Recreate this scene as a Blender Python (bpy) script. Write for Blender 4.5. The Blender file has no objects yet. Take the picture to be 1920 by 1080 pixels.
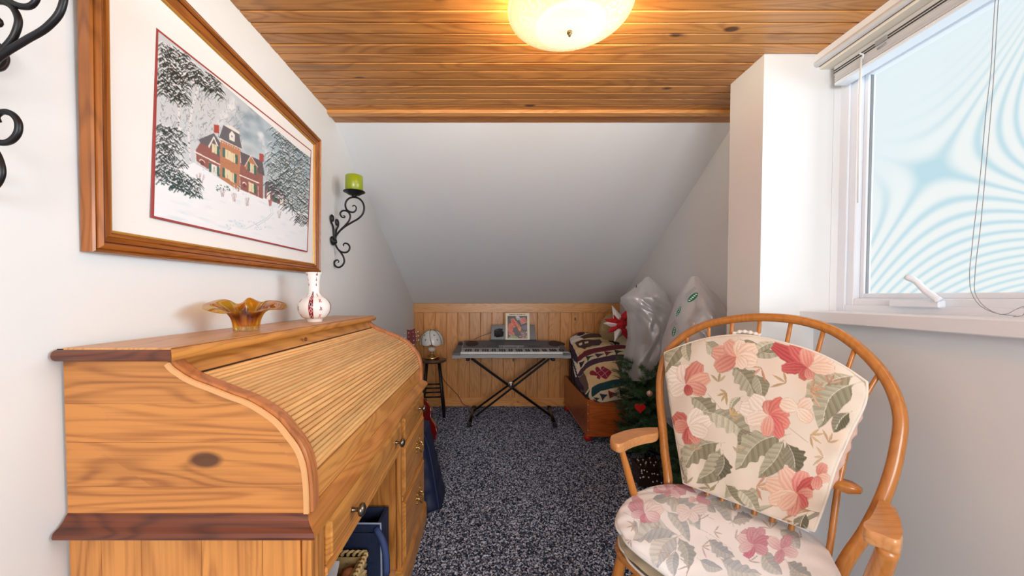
import bpy, math, random
import numpy as np
from mathutils import Vector, Matrix
C = bpy.context.scene.collection
rnd = random.Random(7)
PI = math.pi
# ------------------------------------------------------------------ camera, world, lights, exposure
F_PX = 700.0; VX = 922.0; VY = 556.0; H = 1.2; PH = math.radians(1.5)
PX = VX; PY = VY + F_PX*math.tan(PH)
cam = bpy.data.objects.new('camera', bpy.data.cameras.new('camera')); C.objects.link(cam)
cam.location = (0, 0, H); cam.rotation_euler = (PI/2 - PH, 0, 0)
cam.data.sensor_width = 36; cam.data.lens = F_PX/1920*36
cam.data.shift_x = (960-PX)/1920; cam.data.shift_y = (PY-540)/1920
cam.data.clip_start = .05
bpy.context.scene.camera = cam
w = bpy.data.worlds.new('sky'); bpy.context.scene.world = w; w.use_nodes = True
bg = w.node_tree.nodes['Background']; bg.inputs[0].default_value = (.96, .985, 1.0, 1); bg.inputs[1].default_value = .86
def area(name, loc, rot, sx, sy, power, col):
    l = bpy.data.lights.new(name, 'AREA'); l.shape = 'RECTANGLE'; l.size = sx; l.size_y = sy
    l.energy = power; l.color = col
    o = bpy.data.objects.new(name, l); C.objects.link(o); o.location = loc; o.rotation_euler = rot
    return o
area('fill_outside_window', (3.3, .85, 1.55), (0, math.radians(92), math.radians(-4)), .9, 1.3, 56, (.90, .96, 1))  # added area lamp beyond the window, out of view, in place of sky light
area('fill_near_window', (1.29, .42, 1.58), (0, math.radians(98), 0), .75, .7, 8.5, (.90, .96, 1))  # lamp added in the window's unseen near part, standing in for daylight
area('fill_behind_camera', (.22, -2.45, 1.4), (math.radians(88), 0, 0), 1.6, 1.2, 66, (.96, .985, 1))  # unseen fill lamp added behind the camera
vs = bpy.context.scene.view_settings
vs.view_transform = 'Standard'; vs.look = 'None'; vs.gamma = 1; vs.use_curve_mapping = False; vs.exposure = 0.22
bpy.context.scene.cycles.max_bounces = 10
bpy.context.scene.cycles.transparent_max_bounces = 12
# ------------------------------------------------------------------ helpers
_c, _s = math.cos(PH), math.sin(PH)
def at(x, y, X=None, Y=None, Z=None):       # a measured image point on a known plane of the room
    a = (x-PX)/F_PX; b = -(y-PY)/F_PX
    r = (a, _c+b*_s, -_s+b*_c)
    t = X/r[0] if X is not None else Y/r[1] if Y is not None else (Z-H)/r[2]
    return (r[0]*t, r[1]*t, H+r[2]*t)
def lin(c):
    return tuple(((v/255)/12.92 if v/255 <= .04045 else ((v/255+.055)/1.055)**2.4) for v in c)
class M:
    def __init__(s): s.v = []; s.f = []; s.sm = []; s.col = None
    def add(s, vs_, fs, smooth=False):
        n = len(s.v); s.v += [tuple(p) for p in vs_]
        for f in fs: s.f.append(tuple(i+n for i in f)); s.sm.append(smooth)
        return s
    def box(s, x0, x1, y0, y1, z0, z1):
        x0, x1 = min(x0, x1), max(x0, x1); y0, y1 = min(y0, y1), max(y0, y1); z0, z1 = min(z0, z1), max(z0, z1)
        v = [(x, y, z) for x in (x0, x1) for y in (y0, y1) for z in (z0, z1)]
        return s.add(v, [(0,1,3,2),(4,6,7,5),(0,4,5,1),(2,3,7,6),(0,2,6,4),(1,5,7,3)])
    def rbox(s, x0, x1, y0, y1, z0, z1, b=.003):     # box with chamfered edges
        lo = (min(x0,x1), min(y0,y1), min(z0,z1)); hi = (max(x0,x1), max(y0,y1), max(z0,z1))
        b = min(b, min(hi[i]-lo[i] for i in range(3))*.45)
        v = []; idx = {}
        for sx in (0,1):
            for sy in (0,1):
                for sz in (0,1):
                    sg = (sx,sy,sz)
                    for ax in range(3):
                        p = [ (hi[i] if sg[i] else lo[i]) + (0 if i == ax else (-b if sg[i] else b)) for i in range(3)]
                        idx[(sx,sy,sz,ax)] = len(v); v.append(tuple(p))
        f = []
        for ax in range(3):
            o = [i for i in range(3) if i != ax]
            for sd in (0,1):
                q = []
                for (a_, b_) in ((0,0),(1,0),(1,1),(0,1)):
                    k = [0,0,0]; k[ax] = sd; k[o[0]] = a_; k[o[1]] = b_
                    q.append(idx[(*k, ax)])
                f.append(tuple(q if (sd ^ (ax == 1)) else q[::-1]))
        for ax in range(3):                       # edge chamfers
            o = [i for i in range(3) if i != ax]
            for a_ in (0,1):
                for b_ in (0,1):
                    k0 = [0,0,0]; k0[o[0]] = a_; k0[o[1]] = b_; k1 = list(k0); k1[ax] = 1
                    f.append((idx[(*k0,o[0])], idx[(*k1,o[0])], idx[(*k1,o[1])], idx[(*k0,o[1])]))
        for sx in (0,1):
            for sy in (0,1):
                for sz in (0,1): f.append(tuple(idx[(sx,sy,sz,a_)] for a_ in range(3)))
        return s.add(v, f)
    def tube(s, pts, r, n=10, closed=False, cap=True, flat=None):
        pts = [Vector(p) for p in pts]; m = len(pts)
        if not hasattr(r, '__len__'): r = [r]*m
        T = []
        for i in range(m):
            if closed: t = pts[(i+1) % m]-pts[i-1]
            else: t = pts[min(i+1, m-1)]-pts[max(i-1, 0)]
            T.append(t.normalized() if t.length > 1e-9 else Vector((0,0,1)))
        u = T[0].orthogonal().normalized(); v = []
        for i in range(m):
            u = (u - T[i]*u.dot(T[i]));
            u = u.normalized() if u.length > 1e-6 else T[i].orthogonal().normalized()
            w_ = T[i].cross(u)
            for k in range(n):
                a = 2*PI*k/n
                v.append(pts[i] + (u*math.cos(a) + w_*math.sin(a))*r[i])
        f = []
        for i in range(m if closed else m-1):
            j = (i+1) % m
            for k in range(n):
                l = (k+1) % n
                f.append((i*n+k, i*n+l, j*n+l, j*n+k))
        if cap and not closed: f.append(tuple(range(n))[::-1]); f.append(tuple((m-1)*n+k for k in range(n)))
        return s.add(v, f, True)
    def lathe(s, prof, c=(0,0,0), n=32, axis='z', smooth=True):
        v = []; m = len(prof)
        for r, h in prof:
            for k in range(n):
                a = 2*PI*k/n
                p = (r*math.cos(a), r*math.sin(a), h)
                if axis == 'x': p = (h, p[0], p[1])
                if axis == 'y': p = (p[0], h, p[1])
                v.append((c[0]+p[0], c[1]+p[1], c[2]+p[2]))
        f = []
        for i in range(m-1):
            for k in range(n):
                l = (k+1) % n
                f.append((i*n+k, i*n+l, (i+1)*n+l, (i+1)*n+k))
        if prof[0][0] > 1e-6: f.append(tuple(range(n))[::-1])
        if prof[-1][0] > 1e-6: f.append(tuple((m-1)*n+k for k in range(n)))
        return s.add(v, f, smooth)
    def prism(s, poly, fn0, fn1, smooth=False):       # polygon between two placements
        n = len(poly)
        v = [fn0(p) for p in poly] + [fn1(p) for p in poly]
        f = [tuple(range(n))[::-1], tuple(range(n, 2*n))] + [(i, (i+1) % n, n+(i+1) % n, n+i) for i in range(n)]
        return s.add(v, f, smooth)
    def grid(s, P, smooth=True, flip=False):        # P[nu][nv] array of points
        P = np.asarray(P, float); a, b = P.shape[:2]
        n = len(s.v); s.v += [tuple(p) for p in P.reshape(-1, 3).tolist()]
        for i in range(a-1):
            for j in range(b-1):
                q = (n+i*b+j, n+(i+1)*b+j, n+(i+1)*b+j+1, n+i*b+j+1)
                s.f.append(q[::-1] if flip else q); s.sm.append(smooth)
        return s
    def mesh(s, name, org=(0,0,0)):
        me = bpy.data.meshes.new(name)
        ox, oy, oz = org
        me.from_pydata([(x-ox, y-oy, z-oz) for x, y, z in s.v], [], s.f)
        me.polygons.foreach_set('use_smooth', s.sm)
        if s.col is not None:
            at_ = me.color_attributes.new('Col', 'FLOAT_COLOR', 'POINT')
            a = np.ones((len(s.v), 4), np.float32); a[:, :3] = s.col
            at_.data.foreach_set('color', a.ravel())
        me.update()
        return me
def fixn(me):
    import bmesh
    b = bmesh.new(); b.from_mesh(me); bmesh.ops.recalc_face_normals(b, faces=b.faces); b.to_mesh(me); b.free()
ORG = {}
def tag(o, label=None, cat=None, group=None, kind=None):
    if label: o['label'] = label
    if cat: o['category'] = cat
    if group: o['group'] = group
    if kind: o['kind'] = kind
    return o
def thing(name, label, cat, base=(0,0,0), group=None):
    o = bpy.data.objects.new(name, None); o.empty_display_size = .05; C.objects.link(o); o.location = base
    ORG[o.name] = base
    return tag(o, label, cat, group)
def part(name, m, mat, parent=None, label=None, kind=None, bevel=0, recalc=True):
    org = ORG[parent.name] if parent else (0,0,0)
    me = m.mesh(name, org)
    if recalc and len(m.f) < 30000: fixn(me)
    me.materials.append(mat)
    o = bpy.data.objects.new(name, me); C.objects.link(o)
    if parent: o.parent = parent
    ORG[o.name] = org
    if label: o['label'] = label
    if kind: o['kind'] = kind
    if bevel:
        b = o.modifiers.new('bevel', 'BEVEL'); b.width = bevel; b.segments = 2; b.limit_method = 'ANGLE'; b.harden_normals = False
    return o
def solo(name, m, mat, label, cat, base, group=None, bevel=0):     # a thing that is one mesh
    me = m.mesh(name, base)
    if len(m.f) < 30000: fixn(me)
    me.materials.append(mat)
    o = bpy.data.objects.new(name, me); C.objects.link(o); o.location = base; ORG[o.name] = base
    if bevel:
        b = o.modifiers.new('bevel', 'BEVEL'); b.width = bevel; b.segments = 2; b.limit_method = 'ANGLE'
    return tag(o, label, cat, group)
def struct(name, m, mat, bevel=0):
    return tag(part(name, m, mat, None, bevel=bevel), kind='structure')
def copy_at(o, loc, rot=None):
    c = o.copy(); C.objects.link(c); c.parent = o.parent; c.location = loc
    if rot: c.rotation_euler = rot
    ORG[c.name] = ORG[o.name]
    return c
def spline(pts, n):
    P = np.array(pts, float); m = len(P)
    d = np.r_[0, np.cumsum(np.linalg.norm(np.diff(P, axis=0), axis=1))]
    T = np.gradient(P, d, axis=0)
    out = []
    for s_ in np.linspace(0, d[-1], n):
        i = min(max(int(np.searchsorted(d, s_, side='right')-1), 0), m-2)
        h = d[i+1]-d[i]; t = (s_-d[i])/h
        out.append((2*t**3-3*t**2+1)*P[i] + (t**3-2*t**2+t)*h*T[i] + (-2*t**3+3*t**2)*P[i+1] + (t**3-t**2)*h*T[i+1])
    return np.array(out)
# ------------------------------------------------------------------ materials
def newmat(name):
    m = bpy.data.materials.new(name); m.use_nodes = True
    nt = m.node_tree; b = nt.nodes['Principled BSDF']
    return m, nt, b
def simple(name, c, rough=.5, metal=0, noise=0, nscale=20, bump=0, spec=None, emit=None, coat=0):
    m, nt, b = newmat(name); N = nt.nodes; L = nt.links
    b.inputs['Base Color'].default_value = (*lin(c), 1); b.inputs['Roughness'].default_value = rough; b.inputs['Metallic'].default_value = metal
    if spec is not None: b.inputs['Specular IOR Level'].default_value = spec
    if coat: b.inputs['Coat Weight'].default_value = coat
    if emit: b.inputs['Emission Color'].default_value = (*lin(emit[0]), 1); b.inputs['Emission Strength'].default_value = emit[1]
    tc = N.new('ShaderNodeTexCoord'); nz = N.new('ShaderNodeTexNoise'); nz.inputs['Scale'].default_value = nscale; nz.inputs['Detail'].default_value = 4
    L.new(tc.outputs['Object'], nz.inputs['Vector'])
    if noise:
        mx = N.new('ShaderNodeMix'); mx.data_type = 'RGBA'
        mx.inputs[6].default_value = (*[v*(1-noise) for v in lin(c)], 1); mx.inputs[7].default_value = (*[min(1, v*(1+noise)) for v in lin(c)], 1)
        L.new(nz.outputs[0], mx.inputs[0]); L.new(mx.outputs[2], b.inputs['Base Color'])
    if bump:
        bp = N.new('ShaderNodeBump'); bp.inputs['Strength'].default_value = bump; bp.inputs['Distance'].default_value = .004
        L.new(nz.outputs[0], bp.inputs['Height']); L.new(bp.outputs[0], b.inputs['Normal'])
    return m
def wood(name, light, dark, axis='y', knot=.5, rough=.38, freq=1., tint=.22, kscale=7., contrast=1., knotcol=(70, 35, 15), seed=0., ray=1., thru=None, ksize=1.):
    m, nt, b = newmat(name); N = nt.nodes; L = nt.links
    def math_(op, a, b_=None, c_=None):
        n = N.new('ShaderNodeMath'); n.operation = op
        for i, x in enumerate((a, b_, c_)):
            if x is None: continue
            if hasattr(x, 'links'): L.new(x, n.inputs[i])
            else: n.inputs[i].default_value = x
        return n.outputs[0]
    tc = N.new('ShaderNodeTexCoord'); oi = N.new('ShaderNodeObjectInfo')
    off = N.new('ShaderNodeVectorMath'); off.operation = 'ADD'
    r = math_('MULTIPLY', oi.outputs['Random'], 23.7); r = math_('ADD', r, seed)
    cb = N.new('ShaderNodeCombineXYZ'); L.new(r, cb.inputs[0]); L.new(r, cb.inputs[1]); L.new(r, cb.inputs[2])
    L.new(tc.outputs['Object'], off.inputs[0]); L.new(cb.outputs[0], off.inputs[1])
    ai = 'xyz'.index(axis)
    def mapped(al, cr, th=False):
        mp = N.new('ShaderNodeMapping'); sc = [cr]*3; sc[ai] = al
        if th and thru: sc['xyz'.index(thru)] = .02
        mp.inputs['Scale'].default_value = sc
        L.new(off.outputs[0], mp.inputs['Vector']); return mp.outputs[0]
    n1 = N.new('ShaderNodeTexNoise'); n1.inputs['Scale'].default_value = 1.; n1.inputs['Detail'].default_value = 2; n1.inputs['Distortion'].default_value = .3; n1.inputs['Roughness'].default_value = .45
    L.new(mapped(.9*freq, 6*freq), n1.inputs['Vector'])
    # knots bend the grain round them
    vo = N.new('ShaderNodeTexVoronoi'); vo.inputs['Scale'].default_value = 1
    L.new(mapped(kscale*.5, kscale, True), vo.inputs['Vector'])
    sel = N.new('ShaderNodeSeparateColor'); L.new(vo.outputs['Color'], sel.inputs[0])
    on = math_('LESS_THAN', sel.outputs[0], knot)
    kd = vo.outputs['Distance']
    swell = math_('MULTIPLY', math_('EXPONENT', math_('MULTIPLY', kd, -6.)), on)
    ph = math_('ADD', math_('MULTIPLY', n1.outputs[0], 115.), math_('MULTIPLY', swell, 9.))
    sn = math_('ADD', math_('MULTIPLY', math_('SINE', ph), .5), .5)
    sn = math_('POWER', sn, 2.2)
    n2 = N.new('ShaderNodeTexNoise'); n2.inputs['Scale'].default_value = 1.; n2.inputs['Detail'].default_value = 3
    L.new(mapped(3., 150), n2.inputs['Vector'])
    n3 = N.new('ShaderNodeTexNoise'); n3.inputs['Scale'].default_value = 1.; n3.inputs['Detail'].default_value = 1
    L.new(mapped(1.2, 9.), n3.inputs['Vector'])
    fac = math_('ADD', math_('MULTIPLY', sn, .38*contrast), math_('MULTIPLY', math_('SUBTRACT', n2.outputs[0], .5), .9*ray*contrast))
    fac = math_('ADD', fac, math_('MULTIPLY', math_('SUBTRACT', n3.outputs[0], .4), .8*contrast))
    mx = N.new('ShaderNodeMix'); mx.data_type = 'RGBA'; mx.clamp_factor = True
    mx.inputs[6].default_value = (*lin(light), 1); mx.inputs[7].default_value = (*lin(dark), 1); L.new(fac, mx.inputs[0])
    kr = N.new('ShaderNodeMapRange'); kr.inputs[1].default_value = .10*ksize; kr.inputs[2].default_value = .06*ksize; kr.inputs[3].default_value = 0; kr.inputs[4].default_value = 1
    L.new(kd, kr.inputs[0]); kf = math_('MULTIPLY', kr.outputs[0], on)
    mk = N.new('ShaderNodeMix'); mk.data_type = 'RGBA'; mk.inputs[7].default_value = (*lin(knotcol), 1)
    L.new(math_('MULTIPLY', kf, .9), mk.inputs[0]); L.new(mx.outputs[2], mk.inputs[6])
    hs = N.new('ShaderNodeHueSaturation'); L.new(mk.outputs[2], hs.inputs['Color'])
    r2 = math_('FRACT', math_('MULTIPLY', oi.outputs['Random'], 7.31))
    L.new(math_('ADD', math_('MULTIPLY', r2, tint), 1-tint*.55), hs.inputs['Value'])
    L.new(hs.outputs[0], b.inputs['Base Color']); b.inputs['Roughness'].default_value = rough
    bp = N.new('ShaderNodeBump'); bp.inputs['Strength'].default_value = .12; bp.inputs['Distance'].default_value = .001
    L.new(n2.outputs[0], bp.inputs['Height']); L.new(bp.outputs[0], b.inputs['Normal'])
    b.inputs['Coat Weight'].default_value = .15; b.inputs['Coat Roughness'].default_value = .25
    return m
def painted(name, rough=.7, coat=0, bump=0, nscale=200, sheen=0):          # colours from the mesh's own print
    m, nt, b = newmat(name); N = nt.nodes; L = nt.links
    a = N.new('ShaderNodeAttribute'); a.attribute_name = 'Col'; L.new(a.outputs['Color'], b.inputs['Base Color'])
    b.inputs['Roughness'].default_value = rough; b.inputs['Coat Weight'].default_value = coat
    if bump:
        tc = N.new('ShaderNodeTexCoord'); nz = N.new('ShaderNodeTexNoise'); nz.inputs['Scale'].default_value = nscale
        L.new(tc.outputs['Object'], nz.inputs['Vector'])
        bp = N.new('ShaderNodeBump'); bp.inputs['Strength'].default_value = bump; bp.inputs['Distance'].default_value = .002
        L.new(nz.outputs[0], bp.inputs['Height']); L.new(bp.outputs[0], b.inputs['Normal'])
    return m
MAT = {}
MAT['wall'] = simple('wall_paint', (228, 230, 231), .85, noise=.015, nscale=3, bump=.06)
MAT['slope'] = simple('sloped_ceiling_paint', (237, 239, 242), .85, bump=.05)
MAT['white'] = simple('white_trim_paint', (234, 238, 244), .4)
MAT['vinyl'] = simple('white_vinyl', (230, 237, 246), .3)
MAT['ceil'] = wood('pine_ceiling_board', (214, 148, 78), (138, 78, 30), 'x', knot=.62, kscale=8.5, ksize=1.5, thru='z', tint=.26, rough=.33, knotcol=(70, 30, 10))
MAT['knee'] = wood('pine_wainscot_board', (224, 158, 92), (168, 104, 50), 'z', knot=.36, kscale=9, ksize=1.2, thru='y', tint=.2, knotcol=(70, 32, 12))
MAT['kneeh'] = wood('pine_rail_board', (228, 165, 98), (182, 116, 60), 'x', knot=.5, kscale=8, thru='y', tint=.15)
pl, pd = (216, 150, 74), (144, 78, 26)
MAT['px'] = wood('desk_pine_along_depth', (200, 132, 64), (126, 66, 24), 'x', knot=.28, kscale=5., thru='y', tint=.2, freq=1.15, contrast=1.15)
MAT['py'] = wood('desk_pine_along_length', pl, pd, 'y', knot=.16, kscale=5, thru='x', tint=.22)
MAT['pyt'] = wood('desk_pine_top', (212, 156, 96), (152, 92, 44), 'y', knot=.16, kscale=5, thru='z', tint=.05)
MAT['pz'] = wood('desk_pine_upright', (206, 138, 68), (132, 72, 28), 'z', knot=.12, kscale=6, thru='y', tint=.2)
MAT['slat'] = wood('desk_tambour_pine', (234, 188, 126), (190, 128, 68), 'y', knot=.04, kscale=6, tint=.3, contrast=.75)
MAT['dx'] = wood('dark_endgrain_moulding', (112, 56, 30), (58, 22, 12), 'x', knot=.1, kscale=6, thru='y', tint=.1, freq=1.8, contrast=1.3)
MAT['rail'] = wood('desk_curved_rail', (196, 126, 76), (136, 78, 42), 'z', knot=.0, tint=.1)
MAT['chairw'] = wood('chair_varnished_elm', (190, 122, 56), (138, 78, 30), 'z', knot=0, tint=.08, rough=.22, freq=1., contrast=.5)
MAT['armw'] = wood('chair_arm_wood', (212, 150, 92), (168, 100, 52), 'x', knot=0, tint=.08, rough=.22, freq=1.2, contrast=.7)
MAT['framew'] = wood('picture_frame_oak', (168, 98, 38), (98, 48, 14), 'y', knot=0, tint=.1, rough=.3, freq=1.6)
MAT['framev'] = wood('picture_frame_oak_upright', (168, 98, 38), (98, 48, 14), 'z', knot=0, tint=.1, rough=.3, freq=1.6)
MAT['frameg'] = simple('frame_gilt_lip', (196, 140, 60), .3, .35)
MAT['framed'] = simple('frame_dark_groove', (84, 34, 14), .35)
MAT['chest'] = wood('orange_stained_pine', (188, 98, 40), (136, 62, 22), 'x', knot=.3, kscale=6, tint=.1, rough=.3)
MAT['chesty'] = wood('orange_stained_pine_side', (188, 98, 40), (136, 62, 22), 'y', knot=.3, kscale=6, tint=.1, rough=.3)
MAT['iron'] = simple('black_wrought_iron', (30, 29, 32), .38, .4)
MAT['black'] = simple('black_plastic', (22, 22, 24), .45)
MAT['blackm'] = simple('black_satin_metal', (20, 20, 22), .32, .5)
MAT['green'] = simple('green_candle_wax', (146, 162, 16), .3, coat=.3)
MAT['brass'] = simple('polished_brass', (205, 170, 110), .22, 1)
MAT['pewter'] = simple('pewter_knob', (128, 122, 112), .28, 1)
MAT['chrome'] = simple('chrome', (220, 220, 220), .15, 1)
MAT['red'] = simple('red_paint', (176, 26, 20), .4)
MAT['redf'] = simple('red_fabric', (182, 22, 34), .8, noise=.1, nscale=60)
MAT['whitef'] = simple('white_fabric', (238, 232, 224), .8)
MAT['navy'] = simple('navy_quilted_nylon', (20, 32, 66), .6, noise=.35, nscale=30, bump=.6)
MAT['navyb'] = simple('navy_canvas', (26, 40, 72), .75, noise=.3, nscale=120, bump=.3)
MAT['silver'] = simple('keyboard_silver_plastic', (150, 152, 155), .4)
MAT['silverd'] = simple('keyboard_grey_panel', (92, 92, 96), .5)
MAT['ivory'] = simple('white_key_plastic', (225, 225, 220), .25)
MAT['lcd'] = simple('keyboard_display', (150, 160, 165), .2)
MAT['gred'] = simple('guitar_red_lacquer', (108, 14, 22), .15, coat=.6)
MAT['needle'] = simple('fir_needles', (54, 88, 52), .7, noise=.5, nscale=12)
MAT['bark'] = simple('branch_bark', (60, 42, 28), .8)
MAT['pinkball'] = simple('pink_pearl_bauble', (222, 178, 160), .2, .3)
MAT['cable'] = simple('brown_red_cable', (110, 48, 30), .5)
MAT['greybundle'] = simple('grey_wrapped_bundle', (112, 116, 122), .8, noise=.4, nscale=9, bump=.8)
MAT['burlap'] = simple('speckled_beige_fabric', (168, 140, 98), .9, noise=.5, nscale=70, bump=.5)
MAT['wicker'] = simple('woven_wicker', (205, 178, 124), .8, noise=.3, nscale=60)
MAT['paper'] = simple('white_paper', (232, 234, 240), .7)
MAT['pink'] = simple('pale_pink_paper', (226, 176, 170), .7)
# ------------------------------------------------------------------ small raster used for prints and fabrics
class Canvas:
    def __init__(s, W_, H_, col): s.W = W_; s.H = H_; s.a = np.ones((H_, W_, 3))*np.array(col, float)
    def poly(s, pts, col, al=1.):
        p = np.array(pts, float)
        x0 = max(int(p[:,0].min()), 0); x1 = min(int(p[:,0].max())+2, s.W); y0 = max(int(p[:,1].min()), 0); y1 = min(int(p[:,1].max())+2, s.H)
        if x1 <= x0 or y1 <= y0: return
        X, Y = np.meshgrid(np.arange(x0, x1)+.5, np.arange(y0, y1)+.5); ins = np.zeros(X.shape, bool)
        q = np.roll(p, -1, 0)
        for (ax, ay), (bx, by) in zip(p, q):
            if ay == by: continue
            c = ((ay > Y) != (by > Y)) & (X < (bx-ax)*(Y-ay)/(by-ay)+ax); ins ^= c
        r = s.a[y0:y1, x0:x1]
        if callable(col): cc = col(X, Y); r[ins] = r[ins]*(1-al)+cc[ins]*al
        else: r[ins] = r[ins]*(1-al)+np.array(col, float)*al
    def line(s, pts, w_, col, al=1.):
        for (ax, ay), (bx, by) in zip(pts[:-1], pts[1:]):
            d = math.hypot(bx-ax, by-ay)
            if d < 1e-6: continue
            nx, ny = -(by-ay)/d*w_/2, (bx-ax)/d*w_/2
            ex, ey = (bx-ax)/d*w_*.3, (by-ay)/d*w_*.3
            s.poly([(ax+nx-ex, ay+ny-ey), (bx+nx+ex, by+ny+ey), (bx-nx+ex, by-ny+ey), (ax-nx-ex, ay-ny-ey)], col, al)
    def ell(s, cx, cy, rx, ry, col, al=1., soft=False):
        x0 = max(int(cx-rx), 0); x1 = min(int(cx+rx)+2, s.W); y0 = max(int(cy-ry), 0); y1 = min(int(cy+ry)+2, s.H)
        if x1 <= x0 or y1 <= y0: return
        X, Y = np.meshgrid(np.arange(x0, x1)+.5, np.arange(y0, y1)+.5)
        d = ((X-cx)/rx)**2+((Y-cy)/ry)**2; r = s.a[y0:y1, x0:x1]
        k = (np.clip(1-d, 0, 1) if soft else (d < 1).astype(float))[..., None]*al
        r[:] = r*(1-k)+np.array(col, float)*k
    def sample(s, u, v):
        x = np.clip(u*(s.W-1), 0, s.W-1.001); y = np.clip(v*(s.H-1), 0, s.H-1.001)
        i = x.astype(int); j = y.astype(int); fx = (x-i)[..., None]; fy = (y-j)[..., None]; a = s.a
        c = (a[j, i]*(1-fx)+a[j, i+1]*fx)*(1-fy)+(a[j+1, i]*(1-fx)+a[j+1, i+1]*fx)*fy
        c = np.clip(c/255, 0, 1)
        return np.where(c <= .04045, c/12.92, ((c+.055)/1.055)**2.4)
def measurer(P, W_, H_):
    """P[i][j] surface points; returns a function that turns a measured image point into print coordinates."""
    P = np.asarray(P); z = P[..., 2]-H; d = P[..., 1]*_c-z*_s; u = P[..., 1]*_s+z*_c
    xs = PX+F_PX*P[..., 0]/d; ys = PY-F_PX*u/d; a, b = xs.shape
    def f(p):
        k = np.argmin((xs-p[0])**2+(ys-p[1])**2); i, j = divmod(int(k), b)
        # refine by local linearisation (also extrapolates past the border)
        i0 = min(max(i, 1), a-2); j0 = min(max(j, 1), b-2)
        J = np.array([[xs[i0+1, j0]-xs[i0-1, j0], xs[i0, j0+1]-xs[i0, j0-1]], [ys[i0+1, j0]-ys[i0-1, j0], ys[i0, j0+1]-ys[i0, j0-1]]])/2
        try: di, dj = np.linalg.solve(J, [p[0]-xs[i0, j0], p[1]-ys[i0, j0]])
        except Exception: di = dj = 0
        di = float(np.clip(di, -40, 40)); dj = float(np.clip(dj, -40, 40))
        return ((i0+di)/(a-1)*(W_-1), (j0+dj)/(b-1)*(H_-1))
    return f
# ------------------------------------------------------------------ room shell
XL, XR, ZC, YB, YN = -.853, 1.3077, 2.165, 4.10, -2.6
YE = 1.965                                   # flat ceiling ends here
YP0, YP1, XP = 1.514, 1.724, 1.0866          # the boxed chase in the right corner
XA0, XA1 = 1.315, 1.40                       # alcove wall on the right, slightly out of square
SL = lambda y: 2.150-(y-2.06)*.5036          # underside of the roof slope
def wallpoly(name, pts, dirn, th, mat):
    m = M(); n = len(pts); q = [(p[0]+dirn[0]*th, p[1]+dirn[1]*th, p[2]+dirn[2]*th) for p in pts]
    m.add(pts+q, [tuple(range(n)), tuple(range(n, 2*n))[::-1]]+[(i, n+i, n+(i+1) % n, (i+1) % n) for i in range(n)])
    return struct(name, m, mat)
wallpoly('wall_left', [(XL, YN, 0), (XL, YB+.1, 0), (XL, YB+.1, SL(YB+.1)+.02), (XL, 2.06, 2.17), (XL, YN, 2.17)], (-1,0,0), .12, MAT['wall'])
# carpet floor: real pile relief
def carpet():
    xs = np.arange(-.858, 1.41, .0075); ys = np.arange(.70, 4.101, .0075)
    X, Y = np.meshgrid(xs, ys, indexing='ij'); r = np.random.RandomState(3)
    Z = r.rand(*X.shape)*.011-.011+.003*np.sin(X*9+Y*4)*np.cos(Y*7-X*3)-.003
    P = np.stack([X+(r.rand(*X.shape)-.5)*.004, Y+(r.rand(*X.shape)-.5)*.004, Z], -1)
    P[0,:,0] = -.858; P[:,-1,1] = 4.10
    m = M().grid(P, smooth=False)
    m.box(-.86, 1.42, YN-.1, 4.2, -.12, -.03); m.box(-.858, 1.4, YN, .705, -.03, -.004)
    return m
mc, nt, b = newmat('dark_blue_grey_carpet'); N = nt.nodes; L = nt.links
tc = N.new('ShaderNodeTexCoord'); v1 = N.new('ShaderNodeTexVoronoi'); v1.inputs['Scale'].default_value = 150; L.new(tc.outputs['Object'], v1.inputs['Vector'])
n1 = N.new('ShaderNodeTexNoise'); n1.inputs['Scale'].default_value = 90; n1.inputs['Detail'].default_value = 3; n1.inputs['Roughness'].default_value = .8; L.new(tc.outputs['Object'], n1.inputs['Vector'])
sp = N.new('ShaderNodeSeparateColor'); L.new(v1.outputs['Color'], sp.inputs[0])
ad = N.new('ShaderNodeMath'); ad.operation = 'ADD'; L.new(sp.outputs[0], ad.inputs[0]); L.new(n1.outputs[0], ad.inputs[1])
cr = N.new('ShaderNodeValToRGB'); L.new(ad.outputs[0], cr.inputs[0])
mh = N.new('ShaderNodeMath'); mh.operation = 'MULTIPLY'; mh.inputs[1].default_value = .5; L.new(ad.outputs[0], mh.inputs[0]); L.new(mh.outputs[0], cr.inputs[0])
e = cr.color_ramp.elements; e[0].position = .30; e[0].color = (*lin((26, 30, 42)), 1); e[1].position = .72; e[1].color = (*lin((186, 192, 208)), 1)
x = e.new(.48); x.color = (*lin((72, 80, 102)), 1)
L.new(cr.outputs[0], b.inputs['Base Color']); b.inputs['Roughness'].default_value = .95; b.inputs['Specular IOR Level'].default_value = .1
struct('floor', carpet(), mc)
# tongue and groove ceiling: every board its own piece
cs = M(); cs.box(XL-.1, 1.45, YN, YE+.1, ZC+.014, ZC+.1)
ceil = struct('ceiling', cs, simple('dark_board_backing', (40, 22, 10), .8))
pitch = .0565; pm = M()
prof = [(0, .0), (.0565, 0), (.0558, -.001), (.0545, -.009), (.0512, -.014), (.0034, -.014), (.0012, -.0115), (.0007, -.001)]
pm.prism([(p[0]+.0008*(1 if p[0] < .03 else -1), p[1]) for p in prof], lambda p: (XL, p[0], p[1]), lambda p: (1.312, p[0], p[1]))
p0 = part('plank', pm, MAT['ceil'], ceil); p0.location = (0, YE-pitch, ZC+.014)
for i in range(1, int((YE-YN)/pitch)):
    y = YE-pitch*(i+1); copy_at(p0, (rnd.uniform(-.0006, .0006), y, ZC+.014+rnd.uniform(-.0008, .0008)))
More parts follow.
